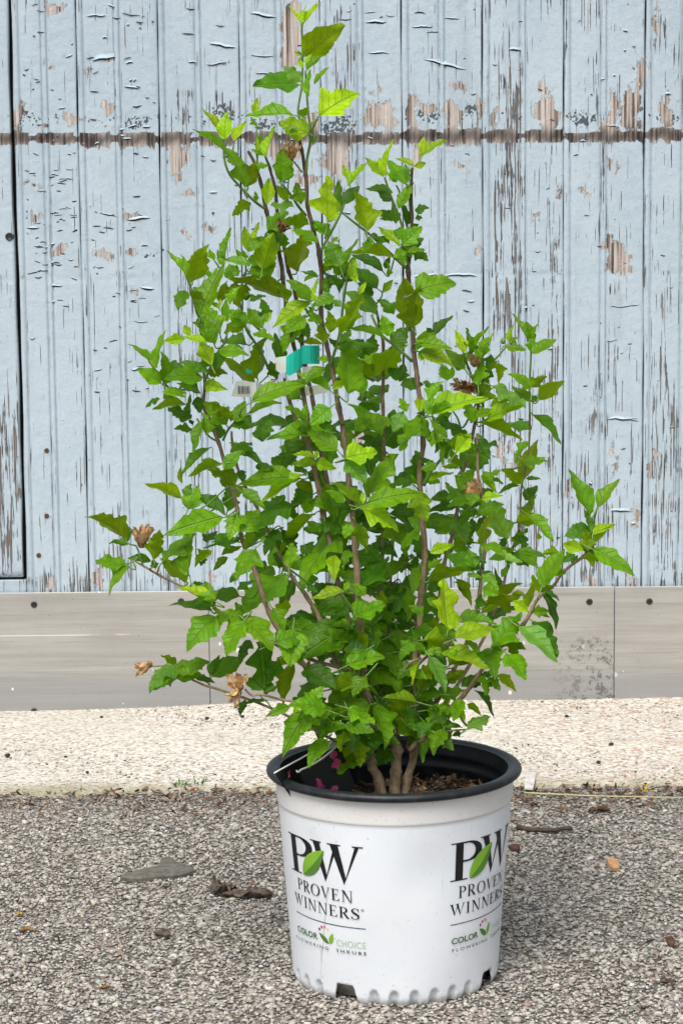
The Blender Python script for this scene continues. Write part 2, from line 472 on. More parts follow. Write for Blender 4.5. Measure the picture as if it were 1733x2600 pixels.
def wear_field(P):
    px, py = proj(P)
    ox, oy = px, py
    px = ox+5*np.sin(oy*0.083+ox*0.021)+3*np.sin(oy*0.19+1.3+ox*0.07)+2*np.sin(oy*0.41+ox*0.3)
    py = oy+5*np.sin(ox*0.077+oy*0.03+0.5)+3*np.sin(ox*0.21+2.1+oy*0.05)+2*np.sin(ox*0.47+oy*0.2)
    def ell(cx, cy, rx, ry):
        return 1-np.sqrt(((px-cx)/rx)**2+((py-cy)/ry)**2)
    peel = np.full(len(px), -1.0)
    for (cx, cy, rx, ry) in PEEL:
        m = min(rx, ry)
        peel = np.maximum(peel, 0.5+ell(cx, cy, rx, ry)*np.clip(m/13, 0.5, 2.2))
    for (x0, y0, x1, y1) in PEEL_RECT:
        d = np.minimum(np.minimum(px-x0, x1-px), np.minimum(py-y0, y1-py))
        peel = np.maximum(peel, 0.5+d/9)
    # the worn band where something rubbed along the boards
    bi = np.floor((ox-191+0.01*oy)/206.6)
    ph = (ox-191+0.01*oy)/206.6-bi
    yb = 352-0.006*(px-200)+3.0*np.sin(bi*2.3+0.6)
    half = 16.5+3.5*np.sin(bi*1.7+1)+1.2*np.sin(px*0.05)
    half = half*np.where((ph < 0.075) | ((ph > 0.46) & (ph < 0.54) & (np.sin(bi*3.1) > -0.2)), 0.45, 1.0)
    pm = 0.75*oy+0.25*py
    d = 1-np.where(pm < yb, (yb-pm)/(half*0.9), (pm-yb)/(half*1.15))
    band = 0.5+d*np.where(pm < yb, 3.0, 1.5)
    peel = np.maximum(peel, np.where(band > 0.2, band, -1))
    dark = np.clip(1.25-np.abs(py-yb)/24, 0, 1)
    grain = 0.12+0.22*(0.5+0.5*np.sin(ox*0.031+1.7*np.sin(ox*0.0113)))*(0.55+0.45*np.sin(oy*0.0061+ox*0.017))+0.20*np.clip((ox-1150)/150, 0, 1)+0.10*np.clip((oy-700)/600, 0, 1)
    for (cx, cy, rx, ry, s) in GRAIN:
        grain = np.maximum(grain, s*np.clip(ell(cx, cy, rx, ry)*2.2, 0, 1))
    # foot of the boards weathers most
    grain = np.maximum(grain, 0.7*np.clip((py-1400)/70, 0, 1)*np.clip(1-(py-1500)/60, 0, 1))
    under = np.zeros(len(px))
    for (cx, cy, rx, ry) in UNDER:
        under = np.maximum(under, np.clip(ell(cx, cy, rx, ry)*1.8, 0, 0.75))
    under = np.maximum(under, 0.30*np.clip(1-np.abs(py-yb+48)/34, 0, 1))
    peel = np.clip(peel, -1, 1.6)
    return np.stack([np.clip(peel, -0.9, 1.4), grain, under, np.ones(len(px))], -1), dark

wall = empty('painted_wood_wall', (0, WALL_Y, 0))
tag(wall, 'weathered pale blue beadboard wall with peeling paint', 'wall')
SEAM0 = at_y(191, 0, WALL_Y)[0]
PITCHX = (at_y(1637, 0, WALL_Y)[0]-SEAM0)/7.0
ZG = at_y(500, 706, WALL_Y)[2]            # faint horizontal joint line in the paint
DOOR_X = at_y(20, 0, WALL_Y)[0]
PLATE_TOP = at_y(866, 1495, WALL_Y)[2]

def board_mesh(name, x0, w, z0, z1, gapw, seed, fine=True, lip=0.0, bevel=False, ztop_fine=1.32):
    rr = random.Random(seed)
    cols = []
    def prof(x):
        d = 0.0
        # left edge bead
        if x < 0.0035: d = -0.0035*(1-x/0.0035)**2*0.8
        dg = abs(x-0.0115)
        if dg < 0.0022: d -= 0.0032*(1-(dg/0.0022)**2)
        c = w*0.5
        for s in (-1, 1):
            dg = abs(x-(c+s*0.0048))
            if dg < 0.0019: d -= 0.0028*(1-(dg/0.0019)**2)
        if abs(x-c) < 0.003: d += 0.0007
        if w-x < 0.003: d -= 0.003*(1-(w-x)/0.003)**2*0.6
        return d
    xsl = {0.0, w, 0.001, 0.0022, 0.0035, 0.0093, 0.0104, 0.0115, 0.0126, 0.0137, w-0.001, w-0.002, w-0.003}
    for s in (-1, 1):
        for k in (-1.9, -1, 0, 1, 1.9): xsl.add(w*0.5+s*0.0048+k*0.001)
    xsl.add(w*0.5)
    xx = 0.018
    while xx < w-0.004:
        if abs(xx-w*0.5) > 0.008: xsl.add(xx)
        xx += 0.0042
    xs = np.array(sorted(xsl)) if fine else np.array(sorted(xsl))[::3]
    if not fine: xs[0] = 0; xs[-1] = w
    zs = np.concatenate([np.arange(z0, ztop_fine, 0.0045), np.linspace(ztop_fine, z1, 5)]) if fine else np.linspace(z0, z1, 8)
    dep = np.array([prof(x) for x in xs])
    X, Z = np.meshgrid(xs, zs)
    # slightly uneven edges so the seams vary in width
    e = np.array([0.0009*math.sin(z*9+seed)+0.0006*math.sin(z*31+seed*2.1) for z in zs])
    edgew = np.where((xs < 0.001) | (xs > w-0.001), 1.0, 0.0)
    Xw = X+e[:, None]*edgew[None, :]
    D = np.repeat(dep[None], len(zs), 0)+0.0006*np.sin(Z*7+seed)+lip
    D = D-0.0011*np.exp(-((Z-ZG)/0.0035)**2)*(0.6+0.4*np.sin(X*60+seed))
    if bevel:
        D = D-0.006*np.clip(1-(Z-z0)/0.012, 0, 1)**2
    V = np.stack([x0+Xw, WALL_Y-D, Z], -1).reshape(-1, 3)
    Fc = grid_faces(len(zs), len(xs))
    nb = len(V)
    # back side and edges so that every board is a solid
    nr, nc = len(zs), len(xs)
    left = np.arange(nr)*nc; right = left+nc-1; bot = np.arange(nc); top = (nr-1)*nc+np.arange(nc)
    loop = list(bot)+list(right[1:])+list(top[::-1][1:])+list(left[::-1][1:-1])
    B = V[loop].copy(); B[:, 1] = WALL_Y+0.016
    V2 = np.concatenate([V, B])
    L = len(loop)
    side = np.array([[loop[(i+1) % L], loop[i], nb+i, nb+(i+1) % L] for i in range(L)])
    allf = np.concatenate([Fc, side])
    me = mesh_np(name, V2, allf, M_PAINT, True)
    wf, dk = wear_field(V2)
    a = me.attributes.new('wear', 'FLOAT_COLOR', 'POINT'); a.data.foreach_set('color', wf.astype(np.float32).ravel())
    a = me.attributes.new('dark', 'FLOAT', 'POINT'); a.data.foreach_set('value', dk.astype(np.float32))
    return me

BOARDS = {}
GAPW = {0: 0.0008, 1: 0.0014, 2: 0.0009, 3: 0.0009, 4: 0.0026, 5: 0.0014, 6: 0.0016, 7: 0.0024}
for k in range(-1, 16):
    x0 = SEAM0+k*PITCHX
    g = GAPW.get(k, 0.0014)
    xa = x0+g*0.5
    w = PITCHX-g
    if k == -1:
        xa = DOOR_X+0.0055; w = SEAM0-0.001-xa
    fine = k <= 8
    me = board_mesh('board', xa, w, 0.01, 2.5, g, k+3, fine)
    o = link('board', me); wparent(o, wall)
    BOARDS[k] = (o, xa, w)
# backing behind the seams
mb = MB(); mb.box((DOOR_X+1.9, WALL_Y+0.035, 1.26), (4.6, 0.03, 2.6))
o = mb.build('backing', simple_mat('dark_backing', (0.02, 0.018, 0.016), 0.95, 0.05)); wparent(o, wall)

# door at the left edge of the picture
door = empty('wooden_door', (DOOR_X-0.4, WALL_Y, 0.22))
tag(door, 'blue painted plank door at the far left with badly worn foot', 'door')
ZD = at_y(30, 1466, WALL_Y)[2]
for k in range(5):
    w = 0.128
    xr = DOOR_X-0.001-k*0.1295
    me = board_mesh('plank', xr-w, w, ZD, 2.3, 0.002, 40+k, k < 2, lip=0.003, bevel=True)
    o = link('plank', me); wparent(o, door)
# sill strip under the door
mb = board_mesh('board', DOOR_X-0.7, 0.703, 0.01, ZD-0.005, 0, 61, True, ztop_fine=ZD-0.012)
o = link('threshold_board', mb); wparent(o, wall)
mb = MB(); mb.box((DOOR_X-0.5, WALL_Y+0.035, 1.26), (0.9, 0.03, 2.4))
o = mb.build('backing', M_CRACK); wparent(o, door)
# rusty bolt head in the door gap
M_RUST = simple_mat('rust', (0.10, 0.05, 0.03), 0.8, 0.3, 0.5, 300)
M_IRON = simple_mat('dark_iron', (0.035, 0.032, 0.03), 0.6, 0.4, 0.3, 200)
def lathe(prof, seg=16):
    """prof: list of (r,z) -> verts/faces around z"""
    V = []
    for (r_, z_) in prof:
        for k in range(seg):
            a = 2*math.pi*k/seg
            V.append((r_*math.cos(a), r_*math.sin(a), z_))
    fc = [tuple(q) for q in grid_faces(len(prof), seg, True)]
    fc.append(tuple(range(seg))[::-1]); fc.append(tuple((len(prof)-1)*seg+k for k in range(seg)))
    return V, fc
def wall_stud(name, px, py, rad, mat, parent, h=0.0016, y=WALL_Y):
    P = at_y(px, py, y)
    v, f = lathe([(rad, -0.002), (rad, h*0.4), (rad*0.7, h), (rad*0.3, h*0.7)], 12)
    mb = MB(); mb.add([(P[0]+a, y-c, P[2]+b) for a, b, c in v], f)
    o = mb.build(name, mat); wparent(o, parent); return o
wall_stud('bolt', 25, 601, 0.008, M_IRON, door, 0.006)
for (a, b) in ((119, 1144), (119, 1310), (99, 1410), (541, 541), (1300, 1372)):
    wall_stud('nail', a, b, 0.0042 if a < 200 else 0.0022, M_RUST, wall)

# lifted paint edges: traced and scattered short horizontal cracks, one joined part for each board
CR = [(395,490,74,0),(555,645,68,0),(420,525,269,3),(565,640,400,0),(850,895,43,0),(830,893,157,0),(955,1080,208,2),(940,1040,290,0),(1143,1263,70,3),
 (1145,1255,258,0),(1165,1250,340,0),(860,900,285,0),(985,1030,118,0),(110,185,1045,2),(455,535,985,0),(580,690,1003,3),(470,525,1045,0)]
CR = [(a/1.802, b/1.802, c/1.802, e) for a, b, c, e in CR]
CR += [(860+a/1.796, 860+b/1.796, c/1.796, e) for a, b, c, e in [(120,220,102,3),(115,170,60,0),(385,580,295,3),(330,430,122,1),(395,460,150,0),(480,550,87,0),(130,230,243,2),(770,830,228,2),
 (1220,1270,575,0),(1230,1370,1395,0),(0,60,90,0),(210,255,73,0),(340,395,60,0)]]
CR += [(a/1.802, b/1.802, 650+c/1.802, e) for a, b, c, e in [(130,185,78,0),(220,290,140,1),(220,255,210,0),(640,710,150,3),(600,640,520,2),(125,165,378,0),(285,320,230,0),(610,680,300,0)]]
CR += [(860+a/1.796, 860+b/1.796, 650+c/1.796, e) for a, b, c, e in [(480,630,92,1),(555,610,160,0),(340,450,90,1),(1215,1270,385,0),(1220,1365,750,2),(1290,1360,742,0),(1235,1330,1165,1)]]
rr = random.Random(4)
for _ in range(95):
    x = rr.uniform(48, 195); y = rr.choice([rr.uniform(10, 800), rr.uniform(380, 700)])
    CR.append((x, x+rr.uniform(7, 26), y, 0))
for _ in range(70):
    x = rr.uniform(205, 400); y = rr.uniform(10, 1000); CR.append((x, x+rr.uniform(6, 26), y, 0))
for _ in range(45):
    x = rr.uniform(405, 1220); y = rr.uniform(5, 900); CR.append((x, x+rr.uniform(6, 24), y, 0))
for _ in range(60):
    x = rr.uniform(1230, 1720); y = rr.uniform(5, 1450); CR.append((x, x+rr.uniform(5, 18), y, 0))
groups = {}
for (xa, xb, y, e) in CR:
    A = at_y(xa, y, WALL_Y); B = at_y(xb, y, WALL_Y)
    k = int(math.floor(((A[0]+B[0])/2-SEAM0)/PITCHX)); k = max(-1, min(8, k))
    if k not in BOARDS: continue
    bx0, bw = BOARDS[k][1], BOARDS[k][2]
    A[0] = max(A[0], bx0+0.015); B[0] = min(B[0], bx0+bw-0.004)
    if B[0]-A[0] < 0.002: continue
    groups.setdefault(k, []).append((A[0], B[0], A[2], e))
for k, lst in groups.items():
    mf = MB(); mc = MB()
    for (xa, xb, z, e) in lst:
        L = xb-xa; n = max(5, int(L/0.004))
        op = (0.0008+0.0003*e+0.0005*rr.random())
        sag = rr.uniform(-0.35, 0.5)*min(L, 0.05)*0.12
        pts = []; slope = rr.gauss(0, 0.12); dryness = rr.random()
        for i in range(n+1):
            t = i/n; w = math.sin(math.pi*t)**0.6
            zz = z+sag*math.sin(math.pi*t)+slope*(t-0.5)*L+0.0007*math.sin(t*n*0.9+z*900)+rr.uniform(-1, 1)*0.0005
            pts.append((xa+t*L, zz, w))
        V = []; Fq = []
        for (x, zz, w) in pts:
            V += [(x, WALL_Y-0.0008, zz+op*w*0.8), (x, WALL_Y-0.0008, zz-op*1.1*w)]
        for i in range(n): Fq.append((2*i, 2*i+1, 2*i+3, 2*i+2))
        mc.add(V, Fq)  # dark strip painted in for the shadowed gap at the lifted paint
        # the curled lip below the crack
        lift = (0.0006+0.0004*e+rr.random()*0.0006)*(dryness if e == 0 else 1); hgt = 0.0018+0.0014*e+rr.random()*0.0012
        V = []; Fq = []
        for (x, zz, w) in pts:
            for q in (0, 0.25, 0.6, 1.0):
                V.append((x, WALL_Y+0.0007-(0.0016+lift)*w*(1-q)**1.4, zz+op*0.5*w+hgt*q))
            V.append((x, WALL_Y+0.0007, zz+op*0.5*w+0.0002))
        for i in range(n):
            for q in range(3):
                a = i*5+q; Fq.append((a, a+5, a+6, a+1))
            Fq.append((i*5+4, i*5, i*5+5, i*5+9))
        if e > 0 or dryness > 0.6: mf.add(V, Fq)
    par = BOARDS[k][0]
    for nm, m_, mt in (('lifted_paint', mf, M_FLAKE), ('paint_crack_shade', mc, M_CRACK)):
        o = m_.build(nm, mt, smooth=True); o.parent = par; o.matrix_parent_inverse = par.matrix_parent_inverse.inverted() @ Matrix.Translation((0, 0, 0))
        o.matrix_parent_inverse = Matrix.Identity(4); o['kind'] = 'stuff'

# ---- metal kick plates
STREAK_Z = at_y(200, 1611, WALL_Y)[2]
SEAM_X = at_y(1557, 1640, WALL_Y)[0]
def mat_metal():
    t = NT('weathered_metal'); p = t.world()
    s1 = t.noise(t.mapv(p, (0.012, 1, 1)), 380, 4, 0.65)
    s2 = t.noise(t.mapv(p, (0.05, 1, 1)), 90, 5, 0.6)
    big = t.noise(p, 7, 5, 0.6)
    c = t.mix(t.step(s2, 0.3, 0.7), (0.345, 0.33, 0.30), (0.425, 0.412, 0.38))
    sz = t.n('SeparateXYZ', Vector=p)
    c = t.mix(t.math('MULTIPLY', t.step(s1, 0.55, 0.68), 0.45), c, (0.21, 0.20, 0.19))
    c = t.mix(t.step(big, 0.4, 0.75, 0, 0.45), c, (0.30, 0.285, 0.27))
    # greyer, less lit foot of the sheet: shade mixed into the colour
    ft = t.step(t.math('ADD', sz.outputs[2], t.math('MULTIPLY', big, 0.05)), 0.10, 0.055)
    c = t.mix(t.math('MULTIPLY', ft, 0.6), c, (0.255, 0.26, 0.265))
    # white splashes and dark specks
    v = t.n('TexVoronoi', Scale=38.0, Vector=t.mapv(p, (1, 1, 0.75)))
    cs = t.n('SeparateColor', Color=v.outputs['Color'])
    siz = t.math('MULTIPLY', cs.outputs[0], 0.14)
    spl = t.math('MULTIPLY', t.step(t.math('SUBTRACT', siz, v.outputs['Distance']), -0.01, 0.01), t.math('MULTIPLY', t.step(cs.outputs[1], 0.30, 0.32), t.step(t.noise(p, 4, 2), 0.40, 0.5)))
    c = t.mix(spl, c, (0.72, 0.71, 0.68))
    lin = t.math('MULTIPLY', t.step(t.math('ABSOLUTE', t.math('SUBTRACT', sz.outputs[2], STREAK_Z)), 0.0016, 0.0006), t.step(t.noise(t.mapv(p, (0.3, 1, 1)), 60, 4), 0.42, 0.56))
    lin = t.math('MULTIPLY', lin, t.step(sz.outputs[0], -0.40, -0.44))
    c = t.mix(lin, c, (0.62, 0.60, 0.56))
    spk = t.step(t.noise(p, 330, 3), 0.70, 0.73)
    blot = t.math('MULTIPLY', t.step(sz.outputs[0], SEAM_X-0.14, SEAM_X-0.03), t.step(sz.outputs[0], SEAM_X, SEAM_X-0.001))
    blot = t.math('MULTIPLY', blot, t.step(t.noise(p, 110, 5, 0.7), 0.50, 0.62))
    blot = t.math('MULTIPLY', blot, t.step(sz.outputs[2], 0.13, 0.10))
    c = t.mix(t.math('MAXIMUM', t.math('MULTIPLY', spk, 0.8), t.math('MULTIPLY', blot, 0.75)), c, (0.085, 0.08, 0.075))
    h = t.math('ADD', t.math('MULTIPLY', s1, 0.5), t.math('MULTIPLY', big, 1.5))
    return t.done(t.bsdf(c, 0.52, t.bump(h, 0.25, 0.001), metallic=0.15, spec=0.4))
M_METAL = mat_metal()
def plate(px0, px1, ymid, yoff, label, screws, drop=0.0):
    xa = at_y(px0, 1640, WALL_Y)[0]; xb = at_y(px1, 1640, WALL_Y)[0]
    e = empty('metal_kick_plate', ((xa+xb)/2, WALL_Y-0.01, 0.0))
    tag(e, label, 'metal plate', 'metal plates along the wall foot')
    y1 = WALL_Y-0.0055-yoff; z1 = PLATE_TOP; z0 = -0.018+drop
    zs = [z1, z1-0.0012, z0+0.014, z0+0.0125, z0]
    dy = [0.0008, 0, 0, -0.0012, -0.0012]
    nx = 40
    V = []
    for z, d in zip(zs, dy):
        for i in range(nx+1):
            x = xa+(xb-xa)*i/nx
            V.append((x, y1+d+0.0007*math.sin(x*7+z*9), z))
    nf = len(V)
    fc = [tuple(q[::-1]) for q in grid_faces(len(zs), nx+1)]
    for z in (z1, z0):
        for i in range(nx+1):
            V.append((xa+(xb-xa)*i/nx, y1+0.0026, z))
    for i in range(nx):
        fc.append((i, i+1, nf+i+1, nf+i))
    for s in (0, nx):
        idx = [r_*(nx+1)+s for r_ in range(len(zs))]
        fc.append(tuple(idx+[nf+nx+1+s, nf+s]))
    o = link('sheet', mesh_np('sheet', V, fc, M_METAL, False)); wparent(o, e)
    for (sx, sy) in screws:
        so = wall_stud('screw', sx, sy, 0.0058, M_IRON, e, 0.0026, y1)
        P = at_y(sx, sy, y1)
        mb = MB(); mb.box((P[0], y1-0.0027, P[2]), (0.0052, 0.0008, 0.0012)); mb.box((P[0], y1-0.00272, P[2]), (0.0012, 0.0008, 0.0052))
        ms = mb.build('slot', M_CRACK); ms.parent = so
        ms.matrix_parent_inverse = Matrix.Identity(4)
plate(-1200, 530.5, 0, 0.0, 'grey metal kick plate left of the shrub, streaked with a white line', [(87, 1535), (87, 1806), (460, 1527)])
plate(533, 1555.5, 0, 0.0002, 'grey metal kick plate behind the shrub, dark blotches at its right end', [(1495, 1528), (1010, 1528)])
plate(1558, 3200, 0, 0.0032, 'white-flecked metal kick plate at the right, overlapping its neighbour', [(1647, 1527)])
# ================================================================== POT
def mat_pot():
    t = NT('white_pot_plastic'); p = t.world()
    n1 = t.noise(p, 14, 5, 0.6); n2 = t.noise(p, 240, 3, 0.6); n3 = t.noise(p, 50, 5, 0.7)
    c = t.mix(t.step(n1, 0.3, 0.75), (0.735, 0.775, 0.81), (0.78, 0.81, 0.835))
    sz = t.n('SeparateXYZ', Vector=p)
    # stained collar under the rim
    st = t.step(t.math('ADD', sz.outputs[2], t.math('MULTIPLY', n3, 0.004)), 0.2045, 0.208)
    c = t.mix(t.math('MULTIPLY', st, 0.6), c, t.mix(n3, (0.68, 0.64, 0.58), (0.75, 0.72, 0.67)))
    # mud specks, denser near the collar and the foot
    spk = t.math('ADD', t.math('MULTIPLY', t.step(sz.outputs[2], 0.09, 0.0), 0.035), t.math('MULTIPLY', t.step(sz.outputs[2], 0.17, 0.23), 0.035))
    spk = t.step(t.math('ADD', t.noise(p, 300, 3, 0.7), spk), 0.70, 0.72)
    c = t.mix(t.math('MULTIPLY', spk, 0.8), c, (0.13, 0.10, 0.075))
    ft = t.math('MULTIPLY', t.step(sz.outputs[2], 0.012, 0.0), t.step(n3, 0.3, 0.65))
    c = t.mix(t.math('MULTIPLY', ft, 0.65), c, (0.33, 0.31, 0.26))
    # old drip runs down the front
    drip = t.math('MULTIPLY', t.step(t.noise(t.mapv(p, (1, 1, 0.05)), 120, 4, 0.6), 0.68, 0.74), 0.22)
    c = t.mix(drip, c, (0.48, 0.41, 0.36))
    an = t.math('ARCTAN2', sz.outputs[0], t.math('MULTIPLY', sz.outputs[1], -1.0))
    ln = t.math('SUBTRACT', t.math('ADD', an, 0.83), t.math('MULTIPLY', sz.outputs[2], 1.6))
    ln = t.math('ADD', ln, t.math('MULTIPLY', t.math('SUBTRACT', n3, 0.5), 0.05))
    crease = t.math('MULTIPLY', t.step(t.math('ABSOLUTE', ln), 0.016, 0.004), t.math('MULTIPLY', t.step(sz.outputs[2], 0.15, 0.10), t.step(n3, 0.35, 0.6)))
    c = t.mix(t.math('MULTIPLY', crease, 0.5), c, (0.42, 0.35, 0.31))
    scf = t.math('MULTIPLY', t.step(t.noise(t.mapv(p, (1, 1, 0.3)), 26, 5, 0.75), 0.60, 0.70), 0.18)
    c = t.mix(scf, c, (0.50, 0.50, 0.50))
    return t.done(t.bsdf(c, 0.42, t.bump(t.math('ADD', n1, t.math('MULTIPLY', n2, 0.06)), 0.25, 0.004), spec=0.45))
def mat_black():
    t = NT('black_plastic'); p = t.world()
    n1 = t.noise(p, 60, 5, 0.7); n2 = t.noise(p, 330, 3)
    c = t.mix(t.step(n1, 0.45, 0.75, 0, 0.8), (0.008, 0.010, 0.013), (0.030, 0.034, 0.040))
    c = t.mix(t.step(n2, 0.70, 0.76, 0, 0.4), c, (0.13, 0.12, 0.105))
    nd = t.bsdf(c, 0.46, t.bump(n1, 0.25, 0.001), spec=0.4)
    return t.done(nd)
M_POT = mat_pot(); M_BLACK = mat_black()
M_INK = simple_mat('black_ink', (0.012, 0.012, 0.014), 0.5, 0.3, 0.2)
M_INKG = simple_mat('leaf_green_ink', (0.21, 0.43, 0.035), 0.5, 0.3, 0.08)
M_INKD = simple_mat('dark_green_ink', (0.09, 0.22, 0.03), 0.5, 0.3, 0.08)
M_INKL = simple_mat('pale_green_ink', (0.33, 0.52, 0.28), 0.5, 0.3, 0.05)
M_INKC = simple_mat('word_green_ink', (0.075, 0.16, 0.045), 0.5, 0.3, 0.05)
DOTS = [simple_mat('plum_ink', (0.26, 0.05, 0.16), 0.5), simple_mat('red_ink', (0.55, 0.05, 0.10), 0.5),
        simple_mat('coral_ink', (0.68, 0.20, 0.20), 0.5), simple_mat('cream_ink', (0.70, 0.62, 0.32), 0.5)]

pot = empty('nursery_pot', (0, 0, 0))
tag(pot, 'white printed plastic nursery pot with black rim holding the shrub', 'plant pot')
NOTCH = [14.2+45.2+90.4*k for k in range(4)]
FLUTE = []
for k in range(4):
    c0 = 14.2+90.4*k
    FLUTE += [c0+d for d in (-27, -16.2, -5.4, 5.4, 16.2, 27)]
def angd(a, b): return (a-b+180) % 360-180
def body_r(th, z):
    """th degrees from the front (-y), positive to the right"""
    r_ = 0.1160+(0.1302-0.1160)*z/0.205
    a = math.radians(th)
    r_ += 0.0007*math.sin(2*a+1.0+z*9)+0.0005*math.sin(3*a+z*21)+0.0005*math.sin(5*a-z*33+1)
    # shallow dent on the front face
    r_ -= 0.0022*math.exp(-((angd(th, 14)/13)**2)-((z-0.15)/0.035)**2)
    r_ -= 0.0012*math.exp(-((angd(th, -46)/5)**2)-((z-0.178)/0.012)**2)
    for f in FLUTE:
        d = abs(angd(th, f))
        if d < 2.9:
            top = 0.019*math.sqrt(max(0, 1-(d/2.9)**2))**0.6
            if z < top:
                r_ -= 0.0060*(1-(d/2.9)**2)**0.6*min(1, (top-z)/0.004)
    if z < 0.009: r_ -= 0.0035*(1-z/0.009)**1.6
    if z > 0.2035: r_ += 0.0013*min(1, (z-0.2035)/0.0022)
    return r_
def bottom_z(th):
    zz = 0.0
    for nt in NOTCH:
        d = abs(angd(th, nt))
        zz = max(zz, 0.021*min(1, max(0, (7.6-d)/2.6)))
    return zz
NS = 420
zl = np.concatenate([np.linspace(0, 0.04, 18), np.linspace(0.046, 0.20, 26), [0.2035, 0.2046, 0.2057, 0.2075], np.linspace(0.211, 0.231, 4)])
V = []
for z in zl:
    for k in range(NS):
        th = 360*k/NS
        zb = bottom_z(th)
        t_ = z/0.231
        zz = max(z, zb) if z < 0.06 else z
        if z < zb: rr_ = body_r(th, zb)-0.003*(zb-z)/0.02   # turned in at the notch
        else: rr_ = body_r(th, zz)
        a = math.radians(th)
        V.append((rr_*math.sin(a), -rr_*math.cos(a), zz-0.001))
body = link('body', mesh_np('body', V, grid_faces(len(zl), NS, True), M_POT, True), pot)
def ring(name, prof, mat, seg=160, parent=pot, closed=False):
    V = []
    for (r_, z_) in prof:
        for k in range(seg):
            a = 2*math.pi*k/seg
            V.append((r_*math.sin(a), -r_*math.cos(a), z_))
    fc = grid_faces(len(prof), seg, True)
    if closed:
        n_ = len(prof)
        j = np.arange(seg); j2 = (j+1) % seg
        fc = np.concatenate([fc, np.stack([(n_-1)*seg+j, (n_-1)*seg+j2, j2, j], -1)])
    return link(name, mesh_np(name, V, fc, mat, True), parent)
rim = []
for k in range(15):
    a = RAD(-150+k*300/14)
    rim.append((0.1360+0.0065*math.cos(a), 0.2356+0.0050*math.sin(a)))
ring('rim', [(0.1285, 0.2300)]+rim+[(0.1275, 0.2375)], M_BLACK)
inner = [(0.1280, 0.2372), (0.1275, 0.229), (0.1262, 0.224), (0.1262, 0.221), (0.1272, 0.219), (0.1268, 0.212), (0.1253, 0.2095), (0.1253, 0.2065), (0.1264, 0.2045), (0.124, 0.18), (0.113, 0.035), (0.112, 0.034)]
ring('inner_wall', inner, M_BLACK)
# recessed base seen through the drain notches
o = ring('base', [(0.1125, 0.040), (0.1085, 0.036), (0.104, 0.004), (0.001, 0.004)], simple_mat('dirty_base', (0.30, 0.285, 0.25), 0.8, 0.2, 0.4, 90))

# ---- printing on the pot --------------------------------------------------
def wrap_polys(polys, mapf, off=0.0006, cut=0.003):
    """polys: list of 2-D outlines (deg, z); cut into narrow columns and bent round the body"""
    bmm = bmesh.new()
    for pi, pl in enumerate(polys):
        vs = [bmm.verts.new((x*0.0021, pi*1e-7, z)) for x, z in pl]
        try: bmm.faces.new(vs)
        except ValueError: pass
    bmesh.ops.triangulate(bmm, faces=bmm.faces[:])
    xs_ = [v.co.x for v in bmm.verts]
    x = min(xs_)+cut
    while x < max(xs_):
        bmesh.ops.bisect_plane(bmm, geom=bmm.verts[:]+bmm.edges[:]+bmm.faces[:], plane_co=(x, 0, 0), plane_no=(1, 0, 0))
        x += cut
    V = []; 
    bmm.verts.index_update()
    for v in bmm.verts:
        th = v.co.x/0.0021; z = v.co.z
        r_ = body_r(th, z)+off+v.co.y*100
        a = math.radians(th)
        V.append((r_*math.sin(a), -r_*math.cos(a), z-0.001))
    Fc = [tuple(w.index for w in f.verts) for f in bmm.faces]
    bmm.free()
    return V, Fc

def rect(x0, y0, x1, y1): return [(x0, y0), (x1, y0), (x1, y1), (x0, y1)]
def diag(x0, x1, w, w2=None, y0=0, y1=1):
    w2 = w if w2 is None else w2
    return [(x0, y0), (x0+w, y0), (x1+w2, y1), (x1, y1)]
def strip(outer, inner):
    return [[outer[i], outer[i+1], inner[i+1], inner[i]] for i in range(len(outer)-1)]
def serif(x0, x1, y, up):
    h = 0.032*(1 if up else -1)
    return [(x0, y), (x1, y), (x1-0.02, y+h), (x0+0.02, y+h)] if up else [(x0, y), (x0+0.02, y+h), (x1-0.02, y+h), (x1, y)]
def bowl(xc, yc, rx, ry, tx, ty):
    n_ = 14
    o_ = [(xc+rx*math.sin(math.pi*i/n_), yc+ry*math.cos(math.pi*i/n_)) for i in range(n_+1)]
    i_ = [(xc+(rx-tx)*math.sin(math.pi*i/n_), yc+(ry-ty)*math.cos(math.pi*i/n_)) for i in range(n_+1)]
    return strip(o_, i_)
